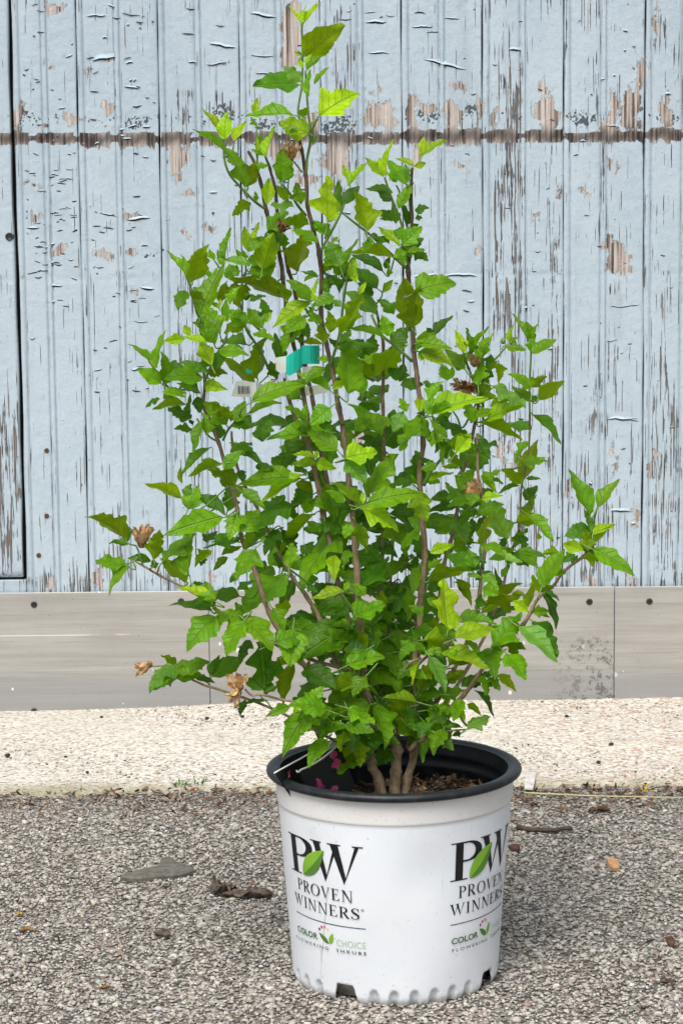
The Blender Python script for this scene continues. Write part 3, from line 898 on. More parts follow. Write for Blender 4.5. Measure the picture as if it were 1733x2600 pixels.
def glyph(ch, T=0.13, H=0.05):
    """serif capitals, cap height 1 -> (polys, width)"""
    if ch == 'I':
        return [rect(0.10, 0, 0.10+T, 1), serif(0, 0.20+T, 0, True), serif(0, 0.20+T, 1, False)], 0.20+T
    if ch in 'PR':
        ps = [rect(0.09, 0, 0.09+T, 1), serif(0, 0.19+T, 0, True), serif(0, 0.12, 1, False)]
        ps += bowl(0.30, 0.735, 0.30, 0.265, T*1.02, H) + [rect(0.09+T, 1-H, 0.30, 1), rect(0.09+T, 0.47, 0.30, 0.47+H)]
        if ch == 'R':
            ps += [[(0.28, 0.48), (0.28+T*1.05, 0.48), (0.72, 0.0), (0.72-T*1.3, 0.0)], serif(0.66, 0.76, 0, True)]
            return ps, 0.74
        return ps, 0.61
    if ch == 'O':
        n_ = 32
        o_ = [(0.42+0.42*math.cos(2*math.pi*i/n_), 0.5+0.52*math.sin(2*math.pi*i/n_)) for i in range(n_+1)]
        i_ = [(0.42+(0.42-T)*math.cos(2*math.pi*i/n_), 0.5+(0.52-H)*math.sin(2*math.pi*i/n_)) for i in range(n_+1)]
        return strip(o_, i_), 0.84
    if ch == 'V':
        return [[(0.06, 1), (0.06+T*1.1, 1), (0.42, 0.13), (0.36, -0.02)], [(0.36, -0.02), (0.42, 0.13), (0.70, 1), (0.70-H*1.2, 1)], serif(0, 0.29, 1, False), serif(0.54, 0.78, 1, False)], 0.76
    if ch == 'E':
        return [rect(0.09, 0, 0.09+T, 1), rect(0.09+T, 0, 0.58, H), rect(0.09+T, 1-H, 0.55, 1), rect(0.09+T, 0.50, 0.44, 0.50+H), rect(0, 0, 0.09, 0.03), rect(0, 0.97, 0.09, 1),
                [(0.50, H), (0.58, H), (0.62, 0.23), (0.585, 0.23)], [(0.49, 1-H), (0.52, 0.79), (0.55, 0.79), (0.55, 1-H)], rect(0.41, 0.40, 0.44, 0.66)], 0.64
    if ch == 'N':
        return [rect(0.13, 0, 0.13+H, 1), [(0.08, 1), (0.08+T*1.3, 1), (0.70, 0.0), (0.70-T*0.5, -0.01)], rect(0.68, 0, 0.68+H, 1), serif(0.02, 0.30, 0, True), serif(0.0, 0.15, 1, False), serif(0.56, 0.84, 1, False)], 0.84
    if ch == 'W':
        return [[(0.05, 1), (0.05+T*1.15, 1), (0.375, 0.16), (0.335, -0.02)], [(0.335, -0.02), (0.375, 0.16), (0.585, 0.80), (0.535, 0.86)],
                [(0.46, 1), (0.46+T*1.15, 1), (0.785, 0.16), (0.745, -0.02)], [(0.745, -0.02), (0.785, 0.16), (1.06, 1), (1.06-H*1.25, 1)],
                serif(-0.02, 0.28, 1, False), serif(0.40, 0.70, 1, False), serif(0.91, 1.14, 1, False)], 1.12
    if ch == 'S':
        pts = catmull([(0.46, 0.80), (0.37, 0.955), (0.22, 0.965), (0.09, 0.86), (0.10, 0.68), (0.28, 0.52), (0.45, 0.38), (0.47, 0.18), (0.34, 0.045), (0.17, 0.045), (0.04, 0.22)], 5)
        wd = []
        n_ = len(pts)
        for i in range(n_):
            t_ = i/(n_-1); wd.append(0.022+T*0.46*math.exp(-((t_-0.5)/0.2)**2)+0.012*abs(t_-0.5))
        Tn = np.gradient(pts, axis=0); Tn /= np.linalg.norm(Tn, axis=1)[:, None]
        Nn = np.stack([-Tn[:, 1], Tn[:, 0]], -1)
        o_ = [tuple(p+n*w) for p, n, w in zip(pts, Nn, wd)]; i_ = [tuple(p-n*w) for p, n, w in zip(pts, Nn, wd)]
        return strip(o_, i_)+[rect(0.455, 0.70, 0.49, 1.0), rect(0.015, 0.0, 0.05, 0.30)], 0.53
    return [], 0.3
def serif_word(word, a0, a1, z0, z1, gap=0.10, T=0.13, H=0.05):
    items = []; x = 0
    for ch in word:
        g, w = glyph(ch, T, H); items.append((g, x)); x += w+gap
    x -= gap
    out = []
    for g, ox in items:
        for pl in g:
            if len(pl) >= 3: out.append([(a0+(px_+ox)/x*(a1-a0), z0+py_*(z1-z0)) for px_, py_ in pl])
    return out
def font_word(word, a0, a1, z0, z1, weight=0.0, spacing=1.0):
    cu = bpy.data.curves.new('word', 'FONT'); cu.body = word; cu.size = 1; cu.offset = weight; cu.space_character = spacing; cu.resolution_u = 3
    ob = bpy.data.objects.new('word', cu); COL.objects.link(ob)
    dg = bpy.context.evaluated_depsgraph_get()
    me = ob.evaluated_get(dg).to_mesh()
    vs = [(v.co.x, v.co.y) for v in me.vertices]
    fs = [[vs[i] for i in p.vertices] for p in me.polygons]
    ob.evaluated_get(dg).to_mesh_clear()
    bpy.data.objects.remove(ob); bpy.data.curves.remove(cu)
    x0 = min(v[0] for v in vs); x1 = max(v[0] for v in vs); y0 = min(v[1] for v in vs); y1 = max(v[1] for v in vs)
    return [[(a0+(x-x0)/(x1-x0)*(a1-a0), z0+(y-y0)/(y1-y0)*(z1-z0)) for x, y in f] for f in fs]
def leaf_shape(ax, az, bx, bz, wl, wr, n_=12):
    """two halves of a leaf from base a to tip b"""
    dx, dz = bx-ax, bz-az
    L = math.hypot(dx*0.0022, dz)
    nx, nz = -dz/L, dx*0.0022/L
    mid = []; l_ = []; r_ = []
    for i in range(n_+1):
        t_ = i/n_; w = math.sin(math.pi*t_**0.85)**0.9
        mx, mz = ax+dx*t_, az+dz*t_
        s_ = 0.12*math.sin(math.pi*t_)*L
        mid.append((mx-nx*s_*0.3/0.0022, mz-nz*s_*0.3))
        l_.append((mx+nx*wl*w/0.0022, mz+nz*wl*w)); r_.append((mx-nx*wr*w/0.0022, mz-nz*wr*w))
    return strip(l_, mid), strip(mid, r_)
def disc(cx, cz, r_):
    return [[(cx+r_*math.cos(2*math.pi*i/14)/0.0021, cz+r_*math.sin(2*math.pi*i/14)) for i in range(14)]]

def make_label(c0):
    """c0: middle of the print in degrees"""
    holder = None
    def put(name, polys, mat, off, parent):
        polys = [[(a+c0+41, z) for a, z in pl] for pl in polys]
        v, f = wrap_polys(polys, None, off)
        o_ = link(name, mesh_np(name, v, f, mat), parent)
        return o_
    pw = serif_word('P', -65.2, -45.0, 0.137, 0.1800, T=0.135, H=0.045)+serif_word('W', -46.2, -16.6, 0.137, 0.1805, T=0.15, H=0.062)
    root = put('logo_print', pw, M_INK, 0.0005, pot)
    put('brand_word', serif_word('PROVEN', -60.0, -21.9, 0.1172, 0.1303), M_INK, 0.0005, root)
    put('brand_word', serif_word('WINNERS', -65.0, -19.0, 0.0985, 0.1112), M_INK, 0.0005, root)
    n_ = 24
    rg = strip([(-17.3+0.75*math.cos(2*math.pi*i/n_), 0.1095+0.0016*math.sin(2*math.pi*i/n_)) for i in range(n_+1)],
               [(-17.3+0.58*math.cos(2*math.pi*i/n_), 0.1095+0.00125*math.sin(2*math.pi*i/n_)) for i in range(n_+1)])
    put('registered_mark', rg+font_word('R', -17.6, -16.95, 0.1088, 0.1103), M_INK, 0.0005, root)
    put('rule_line', [rect(-64.5, 0.0880, -16.0, 0.0889)], M_INK, 0.0005, root)
    la, lb = leaf_shape(-53.4, 0.1372, -37.4, 0.1712, 0.0105, 0.0105)
    put('leaf_emblem', la, M_INKG, 0.0009, root); put('leaf_emblem', lb, M_INKD, 0.0009, root)
    put('colour_word', font_word('COLOR', -64.0, -45.3, 0.0664, 0.0734, 0.022), M_INKC, 0.0005, root)
    put('choice_word', font_word('CHOICE', -32.5, -16.3, 0.0655, 0.0728, -0.012, 1.05), M_INKL, 0.0005, root)
    put('shrub_words', font_word('FLOWERING  SHRUBS', -64.0, -16.2, 0.0583, 0.0619, 0.01, 1.5), M_INK, 0.0005, root)
    a, b = leaf_shape(-37.5, 0.0650, -44.2, 0.0755, 0.0030, 0.0030); put('leaf_mark', a+b, M_INKD, 0.0005, root)
    a, b = leaf_shape(-37.0, 0.0650, -34.6, 0.0785, 0.0030, 0.0030); put('leaf_mark', a+b, M_INKG, 0.0005, root)
    for (da, dz), m_ in zip(((-43.6, 0.0795), (-41.9, 0.0825), (-39.9, 0.0836), (-37.9, 0.0818)), DOTS):
        put('dot_mark', disc(da, dz, 0.0016), m_, 0.0005, root)
make_label(-41.0)
make_label(51.3)

# ---- soil, bark mulch
def mat_soil():
    t = NT('potting_soil'); p = t.world()
    n1 = t.noise(p, 130, 6, 0.7)
    c = t.ramp(n1, [(0.3, (0.012, 0.008, 0.006)), (0.55, (0.05, 0.032, 0.022)), (0.75, (0.13, 0.085, 0.055))])
    return t.done(t.bsdf(c, 0.95, t.bump(n1, 1, 0.006), spec=0.1))
def soil_z(x, y):
    return 0.186+0.012*math.exp(-((x-0.055)**2+(y-0.03)**2)/0.0035)+0.006*math.exp(-((x-0.0)**2+(y)**2)/0.002)+0.003*math.sin(x*70)*math.sin(y*60)
V = []; nr, ns = 16, 64
for i in range(nr):
    for k in range(ns):
        rr_ = 0.1245*i/(nr-1); a = 2*math.pi*k/ns
        x, y = rr_*math.cos(a), rr_*math.sin(a)
        V.append((x, y, soil_z(x, y)+0.002*math.sin(k*2.7+i*1.3)))
soil = link('potting_soil', mesh_np('potting_soil', V, grid_faces(nr, ns, True), mat_soil(), True))
tag(soil, 'dark potting soil filling the white nursery pot', 'soil', kind='stuff')
def mat_bark():
    t = NT('bark_mulch'); p = t.world()
    a = t.attr('tint').outputs['Color']
    n1 = t.noise(p, 300, 4, 0.7)
    c = t.mix(t.step(n1, 0.35, 0.7, 0, 0.6), a, t.mix(1.0, a, (0.35, 0.3, 0.27), 'MULTIPLY'))
    return t.done(t.bsdf(c, 0.9, t.bump(n1, 0.6, 0.001), spec=0.15))
M_BARK2 = mat_bark()
def slivers(name, items, seed):
    """items: (x,y,z,len,width,tint) -> curved splinters joined as one mesh"""
    rr = random.Random(seed)
    VV = []; FF = []; TT = []
    for (x, y, z, L, W, tint) in items:
        a = rr.uniform(0, 2*math.pi); el = rr.gauss(0.0, 0.35); tw = rr.uniform(-0.9, 0.9); bend = rr.uniform(-0.35, 0.35)
        R = Matrix.Rotation(a, 3, 'Z') @ Matrix.Rotation(-el, 3, 'Y') @ Matrix.Rotation(tw, 3, 'X')
        base = len(VV)
        for i in range(5):
            t_ = i/4; w = W*(0.35+0.65*math.sin(math.pi*min(1, t_*0.9+0.08)))*rr.uniform(0.7, 1.2)
            for s_ in (-1, 0, 1):
                q = R @ Vector(((t_-0.5)*L, s_*w*0.5, bend*L*(t_-0.5)**2*2+(0.25*w if s_ == 0 else 0)))
                VV.append((x+q.x, y+q.y, z+q.z)); TT.append(tint)
        for i in range(4):
            for s_ in range(2):
                b = base+i*3+s_; FF.append((b, b+1, b+4, b+3))
    me = mesh_np(name, VV, FF, M_BARK2)
    at = me.attributes.new('tint', 'FLOAT_COLOR', 'POINT')
    at.data.foreach_set('color', np.array([(*c, 1) for c in TT], np.float32).ravel())
    return link(name, me)
rr = random.Random(9)
BK = [(0.17, 0.10, 0.06), (0.26, 0.165, 0.105), (0.09, 0.055, 0.038), (0.36, 0.255, 0.175), (0.21, 0.095, 0.045), (0.05, 0.035, 0.026)]
items = []
for i in range(760):
    a = rr.uniform(0, 2*math.pi); q = 0.118*math.sqrt(rr.random())
    x, y = q*math.cos(a), q*math.sin(a)
    if rr.random() < 0.45: x, y = rr.gauss(0.055, 0.03), rr.gauss(0.03, 0.025)
    if math.hypot(x, y) > 0.119: continue
    items.append((x, y, soil_z(x, y)+rr.uniform(0.002, 0.009), rr.uniform(0.008, 0.024), rr.uniform(0.003, 0.008), rr.choice(BK)))
mul = slivers('bark_mulch', items, 2)
tag(mul, 'shredded brown bark mulch around the stems inside the pot', 'mulch', kind='stuff')

# ================================================================== SHRUB
shrub = empty('hibiscus_shrub', (0.0, 0.0, 0.19))
tag(shrub, 'leafy green upright shrub with lobed leaves growing in the white pot', 'shrub')

def mat_barkstem():
    t = NT('stem_bark'); p = t.world()
    n1 = t.noise(t.mapv(p, (1, 1, 0.35)), 260, 5, 0.65)
    n2 = t.noise(p, 520, 3)
    sz = t.n('SeparateXYZ', Vector=p)
    hi = t.step(sz.outputs[2], 0.50, 0.80)
    lowc = t.mix(t.step(n1, 0.3, 0.7), (0.17, 0.115, 0.065), (0.34, 0.25, 0.16))
    upc = t.mix(t.step(n1, 0.3, 0.7), (0.065, 0.040, 0.027), (0.15, 0.095, 0.065))
    c = t.mix(hi, lowc, upc)
    c = t.mix(t.step(n2, 0.64, 0.70, 0, 0.75), c, (0.36, 0.29, 0.21))
    return t.done(t.bsdf(c, 0.8, t.bump(n1, 0.7, 0.0012), spec=0.25))
M_STEM = mat_barkstem()
M_GREEN = simple_mat('green_shoot', (0.13, 0.23, 0.05), 0.5, 0.4, 0.2, 80)
M_DRY = simple_mat('dry_twig', (0.36, 0.25, 0.15), 0.8, 0.2, 0.25, 200)

# stems: (kind, [(px, py, depth_y, radius_px)...])
STEMS = [
 ('w', [(1004,2050,0.0,30),(1003,1960,0.0,27),(1008,1905,0.0,27),(990,1868,-0.004,24),(955,1815,-0.012,19),(927,1750,-0.02,14),(922,1690,-0.022,12.5),(915,1600,-0.024,12.5),(905,1450,-0.026,12.5),(897,1340,-0.026,12),(886,1230,-0.026,11.5),(873,1110,-0.026,10.5),(860,1035,-0.026,10.5),(840,925,-0.025,9.5),(822,845,-0.025,9.5),(813,780,-0.024,9),(816,715,-0.024,9),(810,645,-0.024,9),(796,585,-0.023,8.5),(781,525,-0.022,8),(776,445,-0.02,8),(765,380,-0.02,7.5),(753,328,-0.02,7)]),
 ('w', [(975,2050,-0.012,27),(962,1985,-0.015,25),(946,1950,-0.018,23),(940,1922,-0.02,24),(937,1906,-0.02,18)]),
 ('d', [(930,1912,-0.02,5),(931,1890,-0.022,3),(924,1873,-0.024,2.5)]),
 ('w', [(1018,2050,0.008,20),(1035,1975,0.012,17),(1050,1915,0.016,15),(1060,1840,0.012,14),(1055,1760,0.004,14),(1052,1690,0.0,13.5),(1062,1600,-0.004,13),(1070,1500,-0.006,12.5),(1078,1410,-0.008,12.5),(1072,1330,-0.008,12),(1064,1210,-0.008,11),(1073,1130,-0.008,10.5),(1070,1050,-0.008,10.5),(1058,960,-0.008,10),(1050,890,-0.008,10),(1043,800,-0.006,9),(1036,690,-0.004,9.5),(1041,630,-0.003,7.5),(1045,550,-0.002,6.5),(1043,480,0.0,6.5),(1046,425,0.0,6)]),
 ('w', [(985,1870,0.01,17),(940,1760,0.02,13),(890,1600,0.025,12),(850,1440,0.028,11),(820,1300,0.03,11),(800,1200,0.03,10.5),(787,1140,0.03,10),(779,1051,0.03,9.5),(766,985,0.03,9.5),(753,910,0.03,9),(741,855,0.028,9),(727,780,0.028,8.5),(718,705,0.026,8.5),(712,660,0.026,8.5),(703,614,0.026,9),(690,578,0.025,8),(676,537,0.024,8.5),(665,475,0.022,7),(648,420,0.02,6.5),(630,383,0.02,6)]),
 ('w', [(1000,1880,0.03,14),(950,1700,0.045,11),(880,1450,0.055,10),(825,1200,0.06,10),(800,1050,0.06,9.5),(788,990,0.06,9.5),(773,925,0.06,9),(765,855,0.058,8.5),(757,800,0.056,8),(745,725,0.055,8),(733,690,0.055,7.5),(721,627,0.052,7.5),(706,555,0.05,7.5),(698,480,0.05,7),(685,428,0.048,6),(674,398,0.048,5)]),
 ('w', [(800,1200,0.06,8),(770,1110,0.06,9),(750,1065,0.058,9.5),(733,1010,0.056,8),(722,960,0.055,6)]),
 ('w', [(985,1890,-0.01,13),(900,1790,-0.03,11),(800,1715,-0.045,11),(764,1680,-0.05,11),(712,1605,-0.055,11),(682,1555,-0.055,10),(650,1460,-0.052,10),(613,1362,-0.05,9),(603,1293,-0.05,8.5),(585,1230,-0.05,8.5),(572,1179,-0.048,8),(554,1122,-0.048,8),(534,1069,-0.046,7.5),(517,1030,-0.045,7),(520,983,-0.045,6.5),(516,932,-0.045,6)]),
 ('w', [(960,1860,0.02,12),(860,1690,0.02,10),(810,1569,0.022,9.5),(777,1513,0.022,9),(744,1467,0.022,8),(700,1390,0.022,7),(648,1280,0.022,6.5),(622,1235,0.022,6),(598,1172,0.02,5.5),(590,1130,0.02,5.5),(588,1095,0.02,5)]),
 ('w', [(764,1685,-0.05,8),(700,1635,-0.06,7.5),(640,1595,-0.068,7),(600,1577,-0.07,6.5),(565,1559,-0.072,6.5),(524,1526,-0.075,5.5),(463,1490,-0.078,5),(407,1462,-0.08,5),(366,1438,-0.082,4.5),(335,1420,-0.084,3.5)]),
 ('g', [(363,1436,-0.082,4),(352,1400,-0.083,3.5),(345,1385,-0.083,3)]),
 ('w', [(950,1905,-0.03,9),(870,1888,-0.05,7),(815,1863,-0.06,6.5),(777,1842,-0.065,6),(690,1799,-0.07,5.5),(620,1772,-0.074,5),(547,1748,-0.078,5),(514,1738,-0.08,4.5),(473,1717,-0.083,4.5),(445,1695,-0.085,4)]),
 ('d', [(780,1786,-0.075,5),(713,1776,-0.085,4.5),(662,1763,-0.09,4.5),(640,1766,-0.092,4),(622,1750,-0.094,3.5)]),
 ('g', [(660,1766,-0.09,2.5),(680,1785,-0.088,2.5),(690,1800,-0.085,2.5)]),
 ('g', [(450,1690,-0.085,3),(420,1690,-0.088,3),(385,1692,-0.09,2.5)]),
 ('w', [(905,1702,-0.01,9),(861,1694,-0.015,8.5),(815,1683,-0.02,8),(779,1671,-0.025,8)]),
 ('w', [(1000,1890,0.05,13),(985,1750,0.06,11),(962,1600,0.062,10.5),(957,1555,0.062,10.5),(966,1460,0.062,9),(973,1358,0.062,8.5),(975,1250,0.062,8),(974,1150,0.062,8),(971,1025,0.06,7.5),(972,957,0.06,7),(972,875,0.058,6.5),(962,825,0.058,6),(953,775,0.056,5)]),
 ('w', [(1010,1870,0.08,9),(990,1700,0.09,7),(986,1592,0.09,6),(994,1434,0.09,5.5),(1000,1330,0.09,5)]),
 ('w', [(1035,1900,0.02,13),(1075,1760,0.04,10),(1105,1600,0.05,9),(1125,1440,0.055,8.5),(1143,1377,0.055,8.5),(1158,1314,0.055,8),(1166,1232,0.055,8),(1176,1190,0.055,7),(1192,1138,0.055,7),(1207,1065,0.055,7.5),(1217,1010,0.055,7),(1228,955,0.053,6),(1236,928,0.053,5)]),
 ('w', [(1045,1900,0.03,13),(1130,1740,0.01,10),(1190,1620,0.0,9),(1211,1549,-0.005,9),(1221,1457,-0.008,8.5),(1229,1400,-0.01,7.5),(1230,1303,-0.01,7),(1220,1245,-0.01,6.5),(1212,1191,-0.01,5.5),(1210,1100,-0.01,5)]),
 ('w', [(1090,1850,0.07,9),(1190,1690,0.09,7),(1245,1580,0.1,6.5),(1275,1492,0.1,6),(1288,1436,0.1,5.5),(1305,1380,0.1,5),(1317,1336,0.1,5),(1321,1260,0.1,4.5),(1325,1222,0.1,4.5),(1340,1160,0.1,4),(1343,1100,0.1,4.5),(1344,1058,0.1,5)]),
 ('g', [(1344,1062,0.1,4),(1343,980,0.1,4),(1347,893,0.1,3.5),(1341,870,0.1,3)]),
 ('w', [(1040,1905,-0.01,13),(1110,1830,-0.02,11),(1175,1766,-0.03,9.5),(1200,1735,-0.034,9),(1229,1692,-0.04,8.5),(1270,1643,-0.045,8),(1300,1608,-0.05,8.5),(1328,1585,-0.052,8.5),(1351,1544,-0.055,7.5),(1367,1517,-0.056,6.5),(1403,1487,-0.06,6),(1433,1448,-0.062,6),(1479,1413,-0.066,6.5),(1490,1396,-0.067,5.5)]),
 ('g', [(1486,1405,-0.066,5),(1496,1370,-0.067,4.5),(1505,1330,-0.068,4),(1512,1298,-0.068,3.5),(1517,1285,-0.068,3)]),
 ('w', [(1060,1885,-0.03,6),(1134,1858,-0.04,4.5),(1180,1852,-0.045,3.5)]),
 ('w', [(1058,1690,-0.02,6),(1091,1661,-0.035,6),(1137,1633,-0.05,6),(1148,1620,-0.055,4)]),
 ('w', [(1012,1720,-0.01,4),(1040,1684,-0.015,5),(1068,1671,-0.012,5.5)]),
 ('w', [(1046,1575,-0.02,5),(1056,1588,-0.012,6)]),
 # green shoots
 ('g', [(776,443,-0.02,6),(780,400,-0.022,5),(787,364,-0.023,5),(789,332,-0.024,5),(783,293,-0.024,4),(778,230,-0.024,4),(775,180,-0.024,3.5)]),
 ('g', [(787,345,-0.02,4.5),(757,292,-0.018,4),(766,217,-0.018,4),(768,153,-0.018,3.5),(766,77,-0.018,3.5),(769,55,-0.018,3)]),
 ('g', [(789,335,-0.024,4),(800,312,-0.03,4),(808,296,-0.03,3)]),
 ('d', [(766,437,-0.021,4),(752,418,-0.026,3.5),(746,410,-0.028,3)]),
 ('g', [(672,530,0.02,5),(645,510,0.012,5),(614,479,0.008,4.5),(583,443,0.004,4.5),(570,405,0.002,4),(567,359,0.002,3.5)]),
 ('g', [(590,420,0.006,3),(590,395,0.006,3),(594,360,0.006,2.5)]),
 ('g', [(683,420,0.046,3.5),(677,405,0.04,3.5),(672,395,0.04,3)]),
 ('g', [(660,470,0.03,4),(655,430,0.035,4),(652,390,0.035,3.5),(651,325,0.035,3)]),
 ('g', [(777,548,-0.02,5),(758,525,-0.024,5),(741,499,-0.028,4.5),(722,475,-0.03,4),(708,460,-0.03,3)]),
 ('g', [(731,508,-0.02,3),(731,470,-0.018,3),(735,440,-0.018,2.5)]),
 ('g', [(812,640,-0.024,5),(838,593,-0.026,5),(864,542,-0.028,4.5),(884,484,-0.028,3.5)]),
 ('g', [(1030,680,-0.006,6),(994,647,-0.014,5.5),(960,615,-0.02,5),(933,591,-0.024,4.5),(895,562,-0.026,4),(850,525,-0.026,3)]),
 ('g', [(1036,676,-0.006,5),(1022,632,-0.012,4),(1018,620,-0.014,3.5)]),
 ('g', [(1036,675,-0.004,5),(1026,620,-0.006,4.5),(1019,570,-0.01,4.5),(991,496,-0.014,4),(976,450,-0.016,3.5)]),
 ('g', [(1040,600,0.002,4),(1022,535,0.004,4),(1014,490,0.004,3.5),(1005,470,0.004,3)]),
 ('g', [(1043,560,0.004,3.5),(1036,480,0.006,3),(1032,468,0.006,3)]),
 ('g', [(838,928,-0.026,6),(850,890,-0.03,5.5),(862,845,-0.034,5),(873,753,-0.038,5),(880,712,-0.04,4),(884,690,-0.04,3)]),
 ('g', [(1045,917,-0.01,6),(1005,880,-0.02,5.5),(968,850,-0.026,5),(942,799,-0.03,4.5)]),
 ('g', [(516,940,-0.046,5),(509,824,-0.05,4.5),(499,791,-0.052,4.5),(486,738,-0.054,4),(473,702,-0.055,3.5)]),
 ('g', [(519,968,-0.046,5),(534,934,-0.05,5),(557,888,-0.055,4.5),(573,865,-0.057,4),(578,822,-0.058,3.5)]),
 ('g', [(740,1010,0.05,6),(695,960,0.04,5.5),(659,888,0.03,5),(626,837,0.025,5),(611,779,0.022,4.5),(595,715,0.02,4),(565,689,0.02,4),(544,661,0.02,3)]),
 ('g', [(610,730,0.02,3.5),(623,697,0.024,3.5),(623,664,0.024,3)]),
 ('g', [(690,858,0.03,4.5),(660,838,0.028,4.5),(640,820,0.026,4.5),(626,800,0.025,4)]),
 ('g', [(470,990,-0.05,3.5),(430,985,-0.06,4),(403,950,-0.066,4),(378,917,-0.07,3.5)]),
 ('g', [(554,1122,-0.048,4),(528,1105,-0.055,3.5),(500,1063,-0.06,3.5)]),
 ('g', [(566,1118,-0.05,4.5),(580,1090,-0.058,4.5),(605,1063,-0.064,4)]),
 ('g', [(1075,1232,-0.01,7),(1095,1195,-0.02,6),(1133,1150,-0.03,5),(1145,1135,-0.032,3.5)]),
 ('g', [(1215,1010,0.055,5),(1200,965,0.05,4.5),(1184,923,0.045,4.5),(1174,890,0.042,4)]),
 ('g', [(1236,930,0.053,5),(1263,905,0.05,3.5),(1291,870,0.048,3)]),
 ('g', [(1272,888,0.05,2),(1277,878,0.05,2)]),
 ('g', [(1161,1318,0.05,4.5),(1185,1295,0.04,4),(1195,1285,0.036,3.5)]),
 ('g', [(1226,1445,-0.01,5),(1218,1400,-0.014,5),(1222,1380,-0.016,4)]),
 ('g', [(906,1610,-0.03,5),(903,1580,-0.04,4.5),(890,1545,-0.05,4),(868,1505,-0.055,3.5)]),
 ('g', [(800,1492,-0.03,3.5),(765,1468,-0.04,3.5),(735,1445,-0.045,3.5)]),
 ('g', [(1195,1850,-0.045,4),(1177,1835,-0.048,4.5),(1168,1820,-0.05,4)]),
 ('g', [(1215,1010,0.05,3.5),(1175,1085,0.048,4),(1160,1060,0.046,3.5),(1146,1040,0.046,3)]),
 ('g', [(1325,1232,0.1,3),(1352,1290,0.1,2.5)]),
]
SAMP = []      # (px, py, y, x, z) of every stem sample
for kind, pts in STEMS:
    w3 = []
    for (px, py, y, rp) in pts:
        P = at_y(px, py, y)
        rp = rp*(0.7 if kind != 'w' else (0.5 if rp > 20 else 0.6))
        w3.append((P[0], P[1], P[2], rp*np.linalg.norm(P-CAM)/F))
    C = catmull(w3, 6 if kind == 'w' else 5)
    path, rad = C[:, :3].copy(), np.clip(C[:, 3], 0.0004, None)
    if kind == 'w':
        nn = len(path)
        ph = random.random()*6
        for i in range(nn):
            path[i] += np.array([math.sin(i*0.9+ph), math.cos(i*0.7+ph), 0])*rad[i]*0.12
            if i % 6 == 0 and 0 < i < nn-1: rad[i] *= 1.22
            rad[i] *= random.uniform(0.95, 1.06)
    v, f = tube(path, rad, 10 if kind == 'w' else 6)
    o = link('stem' if kind != 'g' else 'shoot', mesh_np('stem', v, f, {'w': M_STEM, 'g': M_GREEN, 'd': M_DRY}[kind], True))
    wparent(o, shrub)
    a, b = proj(path)
    for i in range(len(path)):
        SAMP.append((a[i], b[i], path[i][1], path[i][0], path[i][2], rad[i]))
SAMP = np.array(SAMP)
